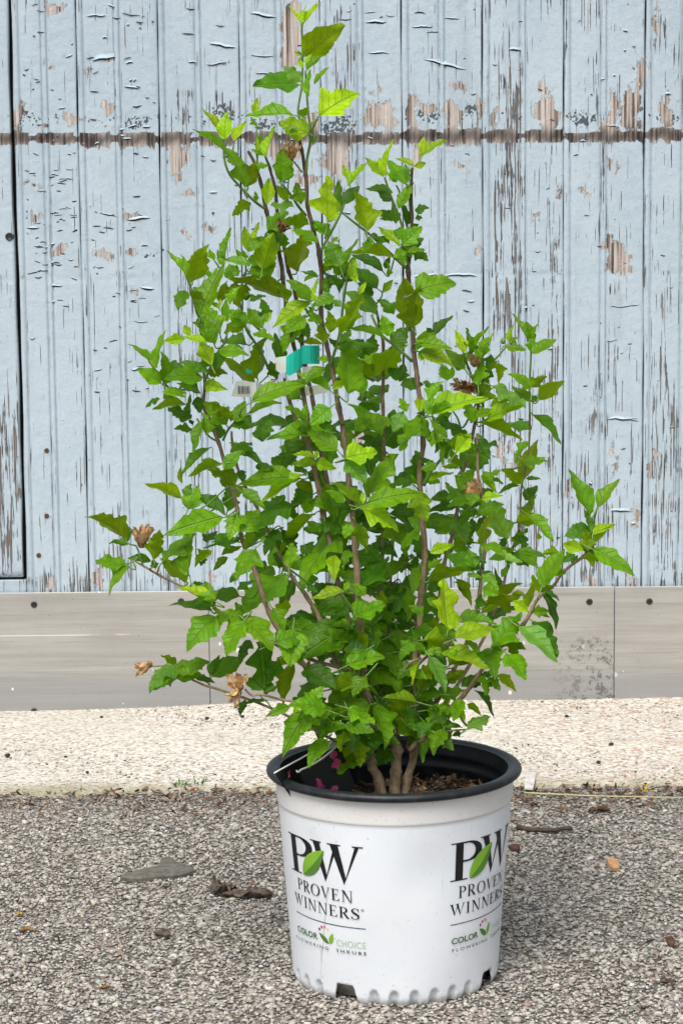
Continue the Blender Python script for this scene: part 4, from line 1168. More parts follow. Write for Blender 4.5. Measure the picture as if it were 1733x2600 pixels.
# ---- leaves ---------------------------------------------------------------
# each leaf: base x,y  tip x,y  apparent width  kind, in pixels of an enlarged tile (3.92 per photograph pixel)
# kinds: y young, m mature, d deep green (mature, with shade of the inner crown put in the colour), u underside towards the viewer, p pale
TILES = {
(500,0): """1040,250,925,85,60,y;1070,230,1215,50,70,y;1060,200,1085,70,40,y;1060,560,1415,295,260,u;1050,550,980,520,50,y;1085,700,1300,515,110,m;1050,680,1010,600,60,y;1080,640,1130,550,50,y;
1035,820,890,680,150,p;1010,840,620,860,190,d;1110,960,1130,730,80,m;1170,840,1300,690,60,m;1220,1160,1568,960,330,y;950,1140,540,1160,130,m;560,1140,600,990,90,y;1110,1330,860,1220,230,y;590,1270,540,1180,60,m;
1030,1160,1110,1080,80,u;1140,1420,1190,1370,60,d;1000,1300,925,1320,60,m;265,1380,75,1120,100,y;280,1390,300,1145,150,y;360,1400,475,1240,100,y;300,1540,5,1325,90,m""",
(420,300): """790,680,615,340,200,m;820,690,900,460,170,u;900,500,1010,480,80,m;1000,390,1085,120,80,y;960,330,940,180,110,m;1000,370,870,320,70,m;910,330,905,200,50,y;1160,630,1150,350,220,m;1010,860,1030,630,150,y;
850,840,690,960,150,u;900,830,890,740,60,m;1210,820,1120,690,100,u;1350,860,1300,670,170,m;1280,880,1080,870,130,p;1430,1060,1200,1030,190,u;1540,1140,1460,1030,100,d;1300,1520,1410,1170,230,u;1190,1300,1200,1180,80,m;
590,1400,650,1135,80,m;570,1470,520,1330,80,m;830,1330,790,1110,130,y;880,1300,930,1070,80,y;900,1320,850,1200,150,m;960,1500,1060,1190,220,u""",
(800,300): """125,1060,110,640,280,y;260,930,240,660,120,d;280,850,420,700,130,d;330,680,510,470,90,y;330,620,280,480,80,y;510,1120,400,780,270,u;680,580,520,420,120,y;700,590,770,260,70,y;640,520,640,410,100,y;
900,660,740,460,150,m;920,640,900,480,80,p;810,640,720,550,80,m;770,740,530,710,100,d;750,830,640,740,100,d;830,900,960,670,130,m;800,1050,770,860,100,d;770,1020,650,930,130,d;990,920,1110,890,90,d;990,1000,1055,990,70,d;
970,1080,1020,1060,50,d;920,1060,880,890,80,d;860,1270,1035,1105,220,m;840,1270,650,1110,120,y;740,1250,580,1170,110,d;780,1380,390,1350,120,u;670,1520,390,1380,120,d;980,480,820,410,70,y;980,480,1085,450,80,y;
1030,390,1270,245,110,y;1050,330,1080,200,70,y;250,1480,150,1260,230,m;280,1560,410,1250,90,m;230,1500,90,1310,130,m;170,1230,220,1190,60,y;350,1540,380,1400,130,y;700,1500,740,1390,60,d;130,1180,0,1040,130,m""",
(320,600): """600,400,430,180,90,m;600,360,550,200,60,m;660,460,800,130,240,u;870,240,720,145,60,m;880,240,830,140,60,m;980,290,910,220,60,m;1240,290,990,240,100,p;1170,250,1100,150,70,m;1180,240,1160,140,60,m;
1060,420,1030,290,150,m;1110,400,1100,300,90,m;850,430,770,320,60,m;880,400,910,320,50,m;740,810,950,360,230,m;960,660,1000,470,130,u;1060,580,1090,470,120,d;1560,610,1090,450,170,u;1430,440,1330,250,250,u;1040,680,1130,520,100,m;
1230,650,1370,600,80,d;1190,640,1180,520,90,d;930,960,800,720,220,m;940,970,750,800,120,m;1010,850,1000,650,90,m;940,740,820,655,50,y;930,700,940,630,40,y;1190,900,1030,750,190,m;1360,920,1230,740,200,m;1400,850,1350,650,150,d;
1390,860,1430,760,60,y;590,1020,405,1040,120,y;640,1000,590,900,100,y;880,1080,700,880,190,m;800,1060,600,1010,90,y;850,1280,760,1080,200,y;920,1150,1180,1180,130,m;1060,1100,1150,1120,50,d;860,1320,970,1190,110,u;
1270,1500,970,1240,140,u;1310,1420,1380,1060,230,u;230,1250,45,1095,70,m;240,1240,210,1140,50,m;310,1310,390,980,90,m;280,1320,250,1160,80,y;350,1460,140,1340,150,m;390,1470,360,1190,130,m;420,1290,570,1310,130,d;
760,1400,425,1420,180,m;740,1340,570,1260,110,d;820,1360,990,1370,110,u;790,1470,980,1520,150,y;740,1568,530,1470,120,d;1520,1250,1480,1000,130,d;1460,1450,1430,1260,130,d""",
(700,600): """640,560,470,370,130,d;760,440,760,250,110,y;800,460,760,360,120,y;1010,520,760,340,150,d;960,600,830,480,120,d;420,410,270,360,60,d;280,450,410,400,40,m;340,650,140,460,140,m;120,650,0,470,150,u;340,650,20,880,170,y;
380,640,420,450,60,y;400,660,360,560,60,y;540,740,490,630,100,d;440,890,340,730,110,m;410,890,260,720,60,m;530,960,520,770,150,u;470,1070,420,900,140,u;650,970,830,640,220,u;820,580,890,470,70,y;990,770,720,580,160,p;650,700,570,640,90,m;
1060,560,1150,450,90,y;1170,780,1030,650,150,d;1100,400,1100,270,60,m;1330,920,1270,480,260,u;1380,910,1430,550,180,u;1390,560,1740,480,290,m;1120,990,1060,810,160,m;1160,1090,1300,920,180,d;1090,1020,760,930,90,m;930,1190,960,1000,150,d;
600,1130,960,1110,60,m;650,1080,760,1040,100,d;880,1090,780,1040,90,d;880,1220,740,1120,150,d;970,1400,790,1270,190,u;990,1400,1270,1120,240,u;520,1230,430,1220,80,m;720,1568,690,1090,250,m;860,1568,790,1350,160,m;540,1530,240,1380,120,m;
250,830,90,1120,200,m;270,1050,450,1070,80,u;280,1050,190,1020,70,m;1390,1030,1568,1000,130,y;1390,1140,1568,980,100,m;1430,1140,1600,1240,160,m;1200,1440,1130,1260,120,d;1230,1450,1270,1290,170,d;1240,1480,1440,1480,120,d;560,1520,700,1450,90,y""",
(1080,750): """80,400,250,230,100,d;70,400,20,330,80,d;-60,480,220,530,130,m;-60,560,230,690,150,y;380,580,300,370,120,y;430,600,400,360,130,m;450,600,610,350,70,m;580,560,590,440,120,y;640,480,670,380,35,y;540,620,490,530,90,m;
830,470,870,310,60,y;840,460,915,420,45,m;630,740,700,660,90,u;390,740,210,560,140,m;370,730,280,690,90,m;520,900,560,690,170,m;210,850,160,700,130,m;260,830,270,720,70,m;1020,460,880,220,90,m;1050,440,1000,280,100,m;1060,420,1110,300,60,m;
1060,580,1270,460,120,m;1050,560,1090,420,110,m;1045,930,855,800,110,m;1050,920,1180,820,130,u;1120,1040,1345,880,150,u;1030,1060,880,930,110,m;1050,1060,1100,1010,90,d;1060,1180,1300,1440,110,d;1070,1190,1150,1270,50,u;560,1100,620,880,170,u;
640,1100,840,1030,100,u;670,900,945,1090,170,p;600,1250,940,1110,150,y;510,1260,900,1420,130,u;180,960,0,880,150,m;40,1050,160,880,130,m;30,1180,545,1050,210,y;460,1270,400,1070,150,m;100,1220,370,1390,150,d;300,1568,430,1400,180,y;
100,1568,60,1230,100,m;490,1400,560,1420,50,m""",
(220,1000): """730,50,605,130,70,d;990,100,700,150,110,u;760,40,880,10,90,d;1040,250,840,150,130,d;1030,250,1040,40,70,d;1060,360,890,350,100,d;1060,310,1020,260,50,d;1180,250,1080,570,110,m;1240,530,980,780,90,d;1350,690,1060,810,120,u;
1340,440,1210,260,130,d;1390,310,1190,110,240,m;1450,260,1260,110,140,u;1480,280,1568,100,140,m;1440,330,1560,280,100,d;1470,550,1720,690,110,d;1480,920,1245,770,180,u;950,1040,630,920,130,u;980,1020,1030,910,100,m;1010,1150,1100,950,200,m;
1350,1230,850,1390,260,m;1380,1200,1070,1010,150,d;1400,1170,1380,940,170,d;1500,1190,1430,1420,230,m;950,890,940,740,60,u;390,1460,45,1255,200,u;400,1480,330,1240,110,d;410,1510,250,1490,90,d;690,1568,730,1390,150,u;1270,1490,1500,1450,150,d;1210,1480,1160,1400,80,d""",
(600,1000): """160,80,615,-70,200,m;450,90,135,200,90,m;930,140,760,290,210,m;680,230,510,140,90,m;540,320,110,330,90,d;900,380,385,450,180,m;1000,560,740,400,190,m;950,360,860,320,100,m;950,340,1160,280,50,d;690,490,490,740,220,d;
1445,430,1150,140,170,m;1090,640,1360,590,230,y;1100,660,1260,860,230,p;1450,670,1310,530,160,d;800,700,580,700,110,y;800,690,970,740,140,y;800,640,580,610,70,y;800,640,800,570,70,y;630,840,100,900,230,m;670,800,300,1060,150,y;
560,1110,220,1330,240,d;30,960,250,1130,110,m;30,1380,200,1180,260,m;740,870,600,1050,200,u;740,870,800,760,150,d;760,1000,560,1150,180,d;880,900,950,1250,190,m;1230,1110,970,910,120,y;1210,1060,1020,900,180,d;1290,1020,1568,660,270,m;
1300,1100,1780,1010,230,m;1230,1140,1560,1340,250,y;1180,1160,970,1100,100,d;1260,1090,1250,990,60,y;780,1190,490,1530,80,u;840,1250,1020,1380,200,d;830,1380,710,1280,120,d;560,1250,550,1130,100,d;1200,1290,1280,1540,170,u;1130,1290,1080,1420,120,m;
340,1340,130,1520,100,d;430,1360,300,1568,180,d;450,1350,560,1568,180,d;170,1380,100,1510,100,u;30,760,70,870,130,d;190,720,350,760,100,d;1300,1350,1400,1360,40,d""",
(980,1000): """330,180,340,30,190,y;200,180,140,60,110,m;170,190,80,350,170,p;340,220,160,520,190,m;360,240,400,440,130,m;440,250,540,650,110,m;740,760,1040,500,230,d;690,750,640,580,140,u;720,740,570,730,70,y;320,890,290,610,200,d;340,880,360,690,110,d;
420,870,640,800,70,y;950,820,1080,970,90,u;1350,860,1490,510,190,u;1340,900,1170,770,140,u;1390,850,1520,850,50,d;1320,910,1130,990,60,d;1480,690,1568,640,70,y;290,960,380,1230,260,y;720,1130,600,920,170,p;250,880,40,920,90,d;10,1200,190,1568,240,m;
30,1190,310,1230,120,d;700,1130,440,1180,110,d;370,1270,640,1250,70,d;940,1070,790,1010,130,m;940,1050,1130,1020,90,y;830,1110,800,1060,50,y;720,1130,900,1220,120,d;1200,1450,1050,1120,260,p;1190,1440,1130,1530,110,d;700,1240,780,1450,200,p;
860,1240,830,1470,140,d;960,1230,920,1390,110,d;960,1520,1040,1240,140,u;1380,1270,1480,1040,110,u;1410,1200,1620,1440,130,m;1280,1530,1370,1370,110,u;480,1380,550,1340,90,d;1380,1390,1400,1340,50,d;1520,1450,1510,1390,50,u""",
(1260,1150): """930,620,740,230,190,m;1000,545,1195,300,140,m;935,800,880,600,90,p;950,810,1150,730,100,y;960,920,1110,760,80,u;860,970,690,910,150,y;890,910,830,890,40,d;960,960,1310,1185,200,m;620,990,480,1000,120,u;780,1010,660,1080,120,d;750,1110,800,1030,60,d;
450,1330,650,1010,190,m;410,1380,360,1240,110,u;320,1540,380,1320,100,u;450,1370,600,1460,60,d;200,980,460,1040,90,p;210,970,380,1130,110,m;170,1000,0,980,70,u""",
(320,1350): """280,280,330,20,190,u;250,290,40,270,100,d;300,370,270,290,90,d;370,290,650,60,190,m;600,500,370,300,150,u;630,440,680,80,190,m;660,530,760,515,60,d;870,680,540,570,110,y;860,800,490,740,110,d;1130,640,850,650,140,d;890,850,650,1140,290,m;
950,830,870,770,50,m;1170,890,1030,1190,220,m;1190,880,1420,1140,260,m;1150,850,1100,720,110,d;1290,160,1120,440,260,m;1600,430,1210,770,370,m;850,200,710,330,130,u;740,340,800,280,60,d;1010,250,890,370,90,u;950,230,1130,160,90,u;1030,510,1130,430,60,d;
1110,600,1270,500,90,d;1390,390,1290,300,150,d;480,1330,270,1560,190,p;500,1380,450,1520,80,d;520,1330,370,1240,100,u;530,1420,790,1310,190,m;640,1400,720,1450,60,u;840,1440,920,1260,100,d;860,1440,1130,1280,200,d;680,1450,860,1500,80,d;
1240,1080,1150,1270,150,d;1330,1090,1370,1550,300,d;1190,1470,1340,1530,90,d;50,310,-135,585,110,m;860,100,1110,110,100,u;820,90,900,10,90,d""",
(680,1350): """720,30,390,470,330,m;800,170,760,340,120,m;650,240,660,460,160,y;210,360,250,140,180,m;120,360,60,60,180,d;200,680,80,850,120,u;760,590,470,670,120,y;760,580,800,510,70,y;960,640,860,530,120,m;1050,590,1370,340,220,m;1030,560,1110,400,140,m;
850,850,1130,740,230,m;1080,620,1180,700,110,y;1340,570,1130,930,260,p;1320,520,1380,840,210,m;1480,360,1450,590,130,m;1390,240,1480,290,60,d;900,580,1160,290,230,d;780,370,800,520,130,d;840,800,580,680,200,d;830,860,560,840,150,d;
790,950,350,1240,330,m;510,880,150,980,200,d;250,970,230,1290,330,m;310,1320,340,1240,50,m;960,1080,800,1380,270,m;960,1060,890,1060,70,y;990,1070,1280,1400,290,m;1010,1290,1310,1568,270,m;600,1250,700,1190,120,d;380,1350,640,1540,220,d;
120,1270,20,1500,200,d;240,1330,130,1568,150,u;1280,880,1410,950,110,d;1440,1040,1340,1240,160,d;1470,1000,1400,1000,90,d;380,530,480,600,100,d;380,520,340,600,60,d;990,930,1080,980,60,d;500,750,430,620,60,d""",
(1040,1350): """200,210,410,140,120,y;430,130,590,250,120,m;430,110,650,120,60,u;740,120,910,230,120,m;780,270,1070,300,110,p;890,200,1040,190,60,u;180,490,570,410,140,u;570,430,700,460,60,p;170,580,330,530,110,d;460,470,590,700,120,u;690,380,400,250,200,d;
180,370,300,280,110,m;720,420,850,580,150,p;720,560,860,620,170,m;860,600,840,390,70,d;770,720,1070,540,150,u;760,730,1080,640,200,u;710,820,950,690,110,u;760,870,1030,770,170,d;820,1160,1070,850,280,m;380,980,340,540,280,y;490,860,740,860,150,m;
600,870,830,920,90,m;450,1060,820,990,180,y;440,980,450,870,100,y;310,980,120,860,170,y;180,1190,370,1060,200,u;140,1200,50,1080,90,m;310,1200,720,1350,170,y;200,1250,330,1560,160,p;550,1080,690,1240,80,m;810,1170,840,1420,300,m;960,1210,1120,1440,200,m;
1020,1100,1130,1160,130,d;1180,800,1050,700,140,y;1200,800,1370,850,70,u;1220,800,1360,790,130,m;1310,590,1430,920,110,d;1220,890,1420,1200,200,d;1080,940,1400,1250,200,p;730,1400,860,1430,80,d;880,1420,1030,1568,110,u;780,1470,880,1560,110,m;
100,1430,230,1360,170,u;350,1500,530,1400,130,u;100,1270,40,1490,40,y;130,840,0,740,110,m;650,680,750,730,150,d""",
(560,1600): """440,590,240,510,120,d;730,330,640,690,150,u;560,570,450,620,60,d;860,770,1000,590,200,m;900,780,1030,690,110,d;690,760,480,850,120,m;770,740,730,820,100,y;880,770,660,1190,240,m;1010,790,990,1060,190,d;1330,400,1080,850,280,m;
1480,740,1170,880,210,m;1240,950,1010,1080,170,m;1240,940,1490,1010,160,m;1230,1000,1190,1180,130,u;1050,1090,900,1320,170,m;1430,1210,1190,1390,170,m;250,690,200,830,100,d;250,740,450,710,50,d;1470,1080,1510,1190,130,d;800,1030,880,1000,40,d""",
(920,1600): """90,740,200,1120,220,m;210,690,500,1050,270,m;400,610,480,780,110,m;520,830,580,1240,160,m;800,640,530,690,150,m;770,660,1000,600,150,m;560,590,710,400,160,u;840,500,970,450,110,u;980,560,1100,470,150,d;810,700,850,870,120,u;
800,960,720,790,180,d;990,690,920,880,150,m;1000,880,960,800,60,y;990,970,820,970,60,d;980,1020,900,1050,80,d;1040,980,1240,880,170,p;800,990,720,1210,170,m;800,1090,890,1180,120,p;1040,730,1150,830,70,u;1110,590,1270,820,60,d;1250,470,1340,580,90,m;
1200,490,1230,630,90,m;280,1180,130,1340,200,d;1010,920,910,745,30,y;500,760,700,830,200,d;430,1040,520,1120,100,d""",
}

def leaf_mesh(name, outline, lobe_fold, droop, wave, side_curl, seed, teeth=1.0):
    """unit leaf: base at the origin, tip at (0,1,0), upper face +Z; outline = half outline [(u, v)]"""
    rr = random.Random(seed)
    V = []; UV = []
    us = [p[0] for p in outline]
    fr = (-1.0, -0.66, -0.33, 0.0, 0.33, 0.66, 1.0)
    asym = rr.uniform(-0.08, 0.08)
    for (u, v) in outline:
        for f_ in fr:
            vv = v*(1+asym*(1 if f_ > 0 else -1))*(1+rr.uniform(-0.04, 0.04)*(abs(f_) == 1))
            x = vv*f_
            z = lobe_fold*abs(x)*0.9 - side_curl*x*x*1.6
            z += -droop*(u*u-0.15*u)+wave*math.sin(u*9+f_*2.2+seed)*abs(f_)*0.5+wave*0.6*math.sin(u*17+seed*1.7)*abs(f_)**2
            # quilted blade between the side veins
            z += 0.020*math.cos((u-abs(x)*0.7)*30)*min(1, abs(x)*6)*(1-abs(f_))
            y = u-0.12*abs(x)*lobe_fold
            V.append((x, y, z)); UV.append((f_*0.5*v/0.45+0.5, u))
    n_ = len(outline); k = len(fr)
    Fc = [tuple(q) for q in grid_faces(n_, k)]
    # scale so that base-tip chord is 1 and runs along +Y
    tip = Vector(V[(n_-1)*k+3]); L = tip.length
    ang = math.atan2(tip.z, tip.y)
    R = Matrix.Rotation(-ang, 3, 'X')
    V = [tuple((R @ Vector(v))/L) for v in V]
    me = mesh_np(name, V, Fc, None, True)
    uv = me.uv_layers.new(name='uv')
    for lp in me.loops: uv.data[lp.index].uv = UV[lp.vertex_index]
    W = max(abs(v[0]) for v in V)*2
    return me, W

O_LOBED = [(0, .012), (.05, .06), (.13, .15), (.22, .245), (.30, .315), (.36, .375), (.41, .42), (.455, .42), (.485, .36), (.515, .27), (.55, .23), (.60, .24), (.65, .265), (.69, .255), (.715, .195), (.75, .18), (.80, .195), (.835, .165), (.855, .12), (.90, .11), (.94, .08), (.97, .045), (1, .006)]
O_BROAD = [(0, .015), (.03, .07), (.09, .19), (.17, .30), (.25, .365), (.31, .395), (.35, .385), (.40, .425), (.45, .43), (.485, .375), (.52, .305), (.57, .305), (.62, .325), (.66, .30), (.685, .245), (.73, .24), (.775, .235), (.80, .18), (.85, .165), (.885, .12), (.93, .10), (.97, .05), (1, .006)]
O_OVATE = [(0, .012), (.04, .08), (.12, .185), (.22, .265), (.33, .315), (.41, .325), (.45, .30), (.52, .305), (.58, .295), (.615, .25), (.67, .245), (.715, .22), (.745, .18), (.80, .16), (.85, .12), (.91, .09), (.96, .05), (.985, .025), (1, .004)]
O_NARROW = [(0, .012), (.06, .065), (.16, .14), (.28, .20), (.39, .235), (.47, .245), (.51, .19), (.56, .17), (.63, .18), (.68, .15), (.73, .13), (.79, .115), (.84, .08), (.90, .06), (.96, .03), (1, .004)]
O_ROUND = O_BROAD
LM = {}
LM['lobed'] = [leaf_mesh('leaf', O_LOBED, f_, d_, w_, c_, s_) for f_, d_, w_, c_, s_ in ((.45, .18, .06, .3, 1), (.6, .30, .08, .5, 2), (.3, .10, .09, .6, 3), (.75, .38, .06, .3, 4), (.5, -.06, .08, .6, 5), (.35, .45, .07, .5, 18))]
LM['broad'] = [leaf_mesh('leaf', O_BROAD, f_, d_, w_, c_, s_) for f_, d_, w_, c_, s_ in ((.4, .22, .07, .4, 6), (.55, .12, .09, .4, 7), (.65, .35, .07, .8, 8), (.3, .05, .10, .5, 12))]
LM['ovate'] = [leaf_mesh('leaf', O_OVATE, f_, d_, w_, c_, s_) for f_, d_, w_, c_, s_ in ((.3, .25, .04, .2, 9), (.5, .1, .05, .4, 10), (.2, .42, .05, .1, 11))]
LM['narrow'] = [leaf_mesh('leaf', O_NARROW, f_, d_, w_, c_, s_) for f_, d_, w_, c_, s_ in ((.5, .2, .03, .0, 13), (.7, .05, .04, .0, 14), (.4, .35, .04, .2, 15))]
LM['round'] = [leaf_mesh('leaf', O_ROUND, f_, d_, w_, c_, s_) for f_, d_, w_, c_, s_ in ((.3, .2, .05, .4, 16), (.15, .35, .07, .3, 17))]

def mat_leaf(name, use_attr=False):
    t = NT(name)
    base = t.attr('tint').outputs['Color'] if use_attr else t.n('ObjectInfo').outputs['Color']
    rnd = t.n('ObjectInfo').outputs['Random']
    uvn = t.n('UVMap', dict(uv_map='uv'))
    s_ = t.n('SeparateXYZ', Vector=uvn.outputs[0])
    v = t.math('ABSOLUTE', t.math('SUBTRACT', s_.outputs[0], 0.5))
    u = s_.outputs[1]
    mid = t.step(v, 0.030, 0.010)
    ph = t.math('FRACT', t.math('MULTIPLY', t.math('SUBTRACT', u, t.math('MULTIPLY', v, 0.85)), 6.0))
    sv = t.math('MULTIPLY', t.step(t.math('ABSOLUTE', t.math('SUBTRACT', ph, 0.5)), 0.075, 0.02), t.step(v, 0.48, 0.30))
    vein = t.math('MAXIMUM', mid, t.math('MULTIPLY', sv, 0.6))
    p = t.world()
    n1 = t.noise(p, 90, 4, 0.6); n2 = t.noise(p, 420, 3, 0.6)
    c = t.mix(t.step(n1, 0.3, 0.7, 0, 1), t.mix(1.0, base, (0.80, 0.84, 0.8), 'MULTIPLY'), t.mix(1.0, base, (1.18, 1.12, 1.1), 'MULTIPLY'))
    c = t.mix(t.math('MULTIPLY', vein, 0.6), c, t.mix(0.5, base, (0.30, 0.40, 0.10)))
    spot = t.math('MULTIPLY', t.step(t.noise(p, 170, 2), 0.765, 0.785), 0.6)
    c = t.mix(spot, c, (0.42, 0.36, 0.13))
    back = t.n('NewGeometry').outputs['Backfacing']
    cb = t.mix(0.5, c, t.mix(1.0, base, (1.15, 1.12, 1.5), 'MULTIPLY'))
    cc = t.mix(back, c, cb)
    h = t.math('ADD', t.math('MULTIPLY', vein, -1.6), t.math('MULTIPLY', n1, 1.2))
    h = t.math('ADD', h, t.math('MULTIPLY', n2, 0.25))
    nrm = t.bump(h, 0.8, 0.0020)
    b = t.bsdf(cc, 0.40, nrm, spec=0.30)
    t.set(b.inputs['Roughness'], t.step(n1, 0.2, 0.8, 0.34, 0.5))
    tr = t.n('BsdfTranslucent')
    t.set(tr.inputs[0], t.mix(1.0, cc, (1.75, 1.65, 0.55), 'MULTIPLY'))
    mx = t.n('MixShader'); mx.inputs[0].default_value = 0.42
    t.t.links.new(b.outputs[0], mx.inputs[1]); t.t.links.new(tr.outputs[0], mx.inputs[2])
    return t.done(mx.outputs[0])
M_LEAF = mat_leaf('leaf_blade'); M_LEAF2 = mat_leaf('leaf_blade_small', True)
for lst in LM.values():
    for me, w in lst: me.materials.append(M_LEAF)
LEAFCOL = {'y': (0.31, 0.51, 0.008), 'm': (0.138, 0.325, 0.002), 'd': (0.062, 0.188, 0.002), 'u': (0.185, 0.315, 0.002), 'p': (0.155, 0.345, 0.035)}  # d is darkened to carry the shade inside the crown

leaves = []
rr = random.Random(21)
for (ox, oy), txt in TILES.items():
    for rec in txt.replace('\n', '').split(';'):
        q = rec.split(',')
        bx, by, tx, ty, w = [float(v) for v in q[:5]]
        leaves.append((ox+bx/3.92, oy+by/3.92, ox+tx/3.92, oy+ty/3.92, w/3.92, q[5], 0.0))
# inner leaves seen between the front ones
for _ in range(330):
    y = rr.uniform(900, 1850); x = rr.gauss(930 if y > 1200 else 850, 140)
    half = min(330, 110+0.55*(1900-y)) if y > 1200 else 270
    if abs(x-(930 if y > 1200 else 850)) > half*0.8: continue
    if y < 1250 and rr.random() < 0.6: continue
    if 620 < x < 850 and y < 1030: continue
    a = rr.uniform(0, 6.28); L = rr.uniform(45, 85)
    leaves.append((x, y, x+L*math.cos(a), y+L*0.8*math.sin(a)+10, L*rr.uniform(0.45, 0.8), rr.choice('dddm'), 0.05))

for _ in range(95):
    y = rr.uniform(1560, 1880); x = rr.gauss(950, 125)
    if abs(x-960) > 110+0.75*(1900-y): continue
    if y > 1800 and 930 < x < 1060: continue
    a = rr.uniform(-0.4, 3.5); L = rr.uniform(55, 90)
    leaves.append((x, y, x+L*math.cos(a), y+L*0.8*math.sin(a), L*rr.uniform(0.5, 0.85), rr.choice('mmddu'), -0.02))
for _ in range(240):
    q = SAMP[rr.randrange(len(SAMP))]
    if q[1] < 560 or q[1] > 1750: continue
    if 680 < q[0] < 840 and 840 < q[1] < 1010: continue
    x, y = q[0]+rr.gauss(0, 14), q[1]+rr.gauss(0, 14)
    a = rr.uniform(0, 6.28); L = rr.uniform(38, 70)
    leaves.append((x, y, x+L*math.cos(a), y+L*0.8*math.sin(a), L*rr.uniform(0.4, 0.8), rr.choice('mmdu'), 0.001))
placed = []
for (bx, by, tx, ty, w, k, back) in leaves:
    d2 = (SAMP[:, 0]-bx)**2+(SAMP[:, 1]-by)**2
    i = int(np.argmin(d2)); dist = math.sqrt(d2[i])
    y = SAMP[i, 2]
    if k in 'ym' or k == 'p': y += rr.uniform(-0.040, -0.006)
    elif k == 'u': y += rr.uniform(-0.03, 0.012)
    else: y += rr.uniform(-0.018, 0.03)
    y += back+(rr.uniform(0, 0.05) if back > 0.01 else 0)
    B = at_y(bx, by, y); T = at_y(tx, ty, y)
    T = B+(T-B)*1.16; w *= 1.08
    e = T-B; L2 = float(np.linalg.norm(e))
    dep = float((B-CAM) @ _f)
    W2 = w*dep/F
    ratio = W2/L2
    if k == 'y' and L2 < 0.03 or ratio < 0.42: typ = 'narrow'
    elif ratio < 0.52: typ = rr.choice(['ovate', 'lobed', 'narrow'])
    elif ratio < 0.66: typ = rr.choice(['lobed', 'lobed', 'ovate', 'broad'])
    else: typ = rr.choice(['lobed', 'lobed', 'broad', 'lobed', 'broad'])
    if typ != 'narrow' and ratio < 0.40 and L2 > 0.035: typ = 'ovate'
    me, asp = rr.choice(LM[typ])
    e = e/L2
    c = CAM-B; c /= np.linalg.norm(c)
    e = e-c*(e @ c); e /= np.linalg.norm(e)
    P0 = RAD(rr.uniform(6, 26))
    L = L2/math.cos(P0)
    if W2 > asp*L:
        L = W2/asp
        L = min(L, L2*1.5)
        P0 = math.acos(max(0.4, min(1, L2/L)))
    ro = math.acos(max(0.42, min(1, W2/(asp*L)))) if W2 < asp*L else RAD(rr.uniform(0, 8))
    best = None
    for sp in (-1, 1):
        for sr in (-1, 1):
            a = e*math.cos(P0)+c*math.sin(P0)*sp
            n0 = c-a*(c @ a); n0 /= np.linalg.norm(n0)
            b_ = np.cross(a, n0)
            nn = n0*math.cos(ro)+b_*math.sin(ro)*sr
            if k == 'u': nn = -nn
            sc = nn[2]+0.25*rr.random()
            if best is None or sc > best[0]: best = (sc, a, nn)
    _, a, nn = best
    x_ = np.cross(a, nn)
    Mx = Matrix(((x_[0]*L, a[0]*L, nn[0]*L, B[0]), (x_[1]*L, a[1]*L, nn[1]*L, B[1]), (x_[2]*L, a[2]*L, nn[2]*L, B[2]), (0, 0, 0, 1)))
    jit = rr.uniform(0.72, 1.25); hue = rr.uniform(-0.1, 0.1)
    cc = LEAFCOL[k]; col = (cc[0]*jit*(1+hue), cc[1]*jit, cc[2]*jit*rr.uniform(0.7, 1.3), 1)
    placed.append((L2*max(W2, L2*0.2)*(0.3 if back > 0.01 else 1), me, Mx, col, B, a, nn, i, dist, L))
placed.sort(key=lambda q: -q[0])
PI_ = Matrix.Translation(-Vector(shrub.location))
for (_, me, Mx, col, B, a, nn, i, dist, L) in placed[:300]:
    o = link('leaf', me, shrub)
    o.matrix_parent_inverse = PI_
    o.matrix_basis = Mx
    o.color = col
    S = SAMP[i]
    S3 = np.array([S[3], S[2], S[4]])
    dd = np.linalg.norm(S3-B)
    if 0.004 < dd < 0.10:
        m1 = B-a*dd*0.35-nn*dd*0.12
        path = catmull([B+a*0.02*L, m1, S3], 4)
        v, f = tube(path, np.linspace(0.0007, 0.0009, len(path)), 5, False)
        iv = np.array(Mx.inverted())
        v = np.array(v) @ iv[:3, :3].T+iv[:3, 3]
        pe = link('petiole', mesh_np('petiole', v, f, M_GREEN, True), o)
rest = placed[300:]
VV = []; FF = []; CC = []; UVv = []
nv = 0
for (_, me, Mx, col, *r_) in rest:
    co = np.empty(len(me.vertices)*3, np.float32); me.vertices.foreach_get('co', co); co = co.reshape(-1, 3)
    A = np.array(Mx)
    VV.append(co @ A[:3, :3].T+A[:3, 3])
    fc = np.empty(len(me.loops), np.int32); me.loops.foreach_get('vertex_index', fc)
    FF.append(fc.reshape(-1, 4)+nv); nv += len(co)
    CC.append(np.repeat(np.array([col], np.float32), len(co), 0))
    uvd = np.empty(len(me.loops)*2, np.float32); me.uv_layers[0].data.foreach_get('uv', uvd); UVv.append(uvd)
me = mesh_np('foliage', np.concatenate(VV), np.concatenate(FF), M_LEAF2, True)
uv = me.uv_layers.new(name='uv'); uv.data.foreach_set('uv', np.concatenate(UVv))
at = me.attributes.new('tint', 'FLOAT_COLOR', 'POINT'); at.data.foreach_set('color', np.concatenate(CC).ravel())
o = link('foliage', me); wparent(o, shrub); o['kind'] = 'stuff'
print('leaves', len(placed), 'stuff', len(rest))

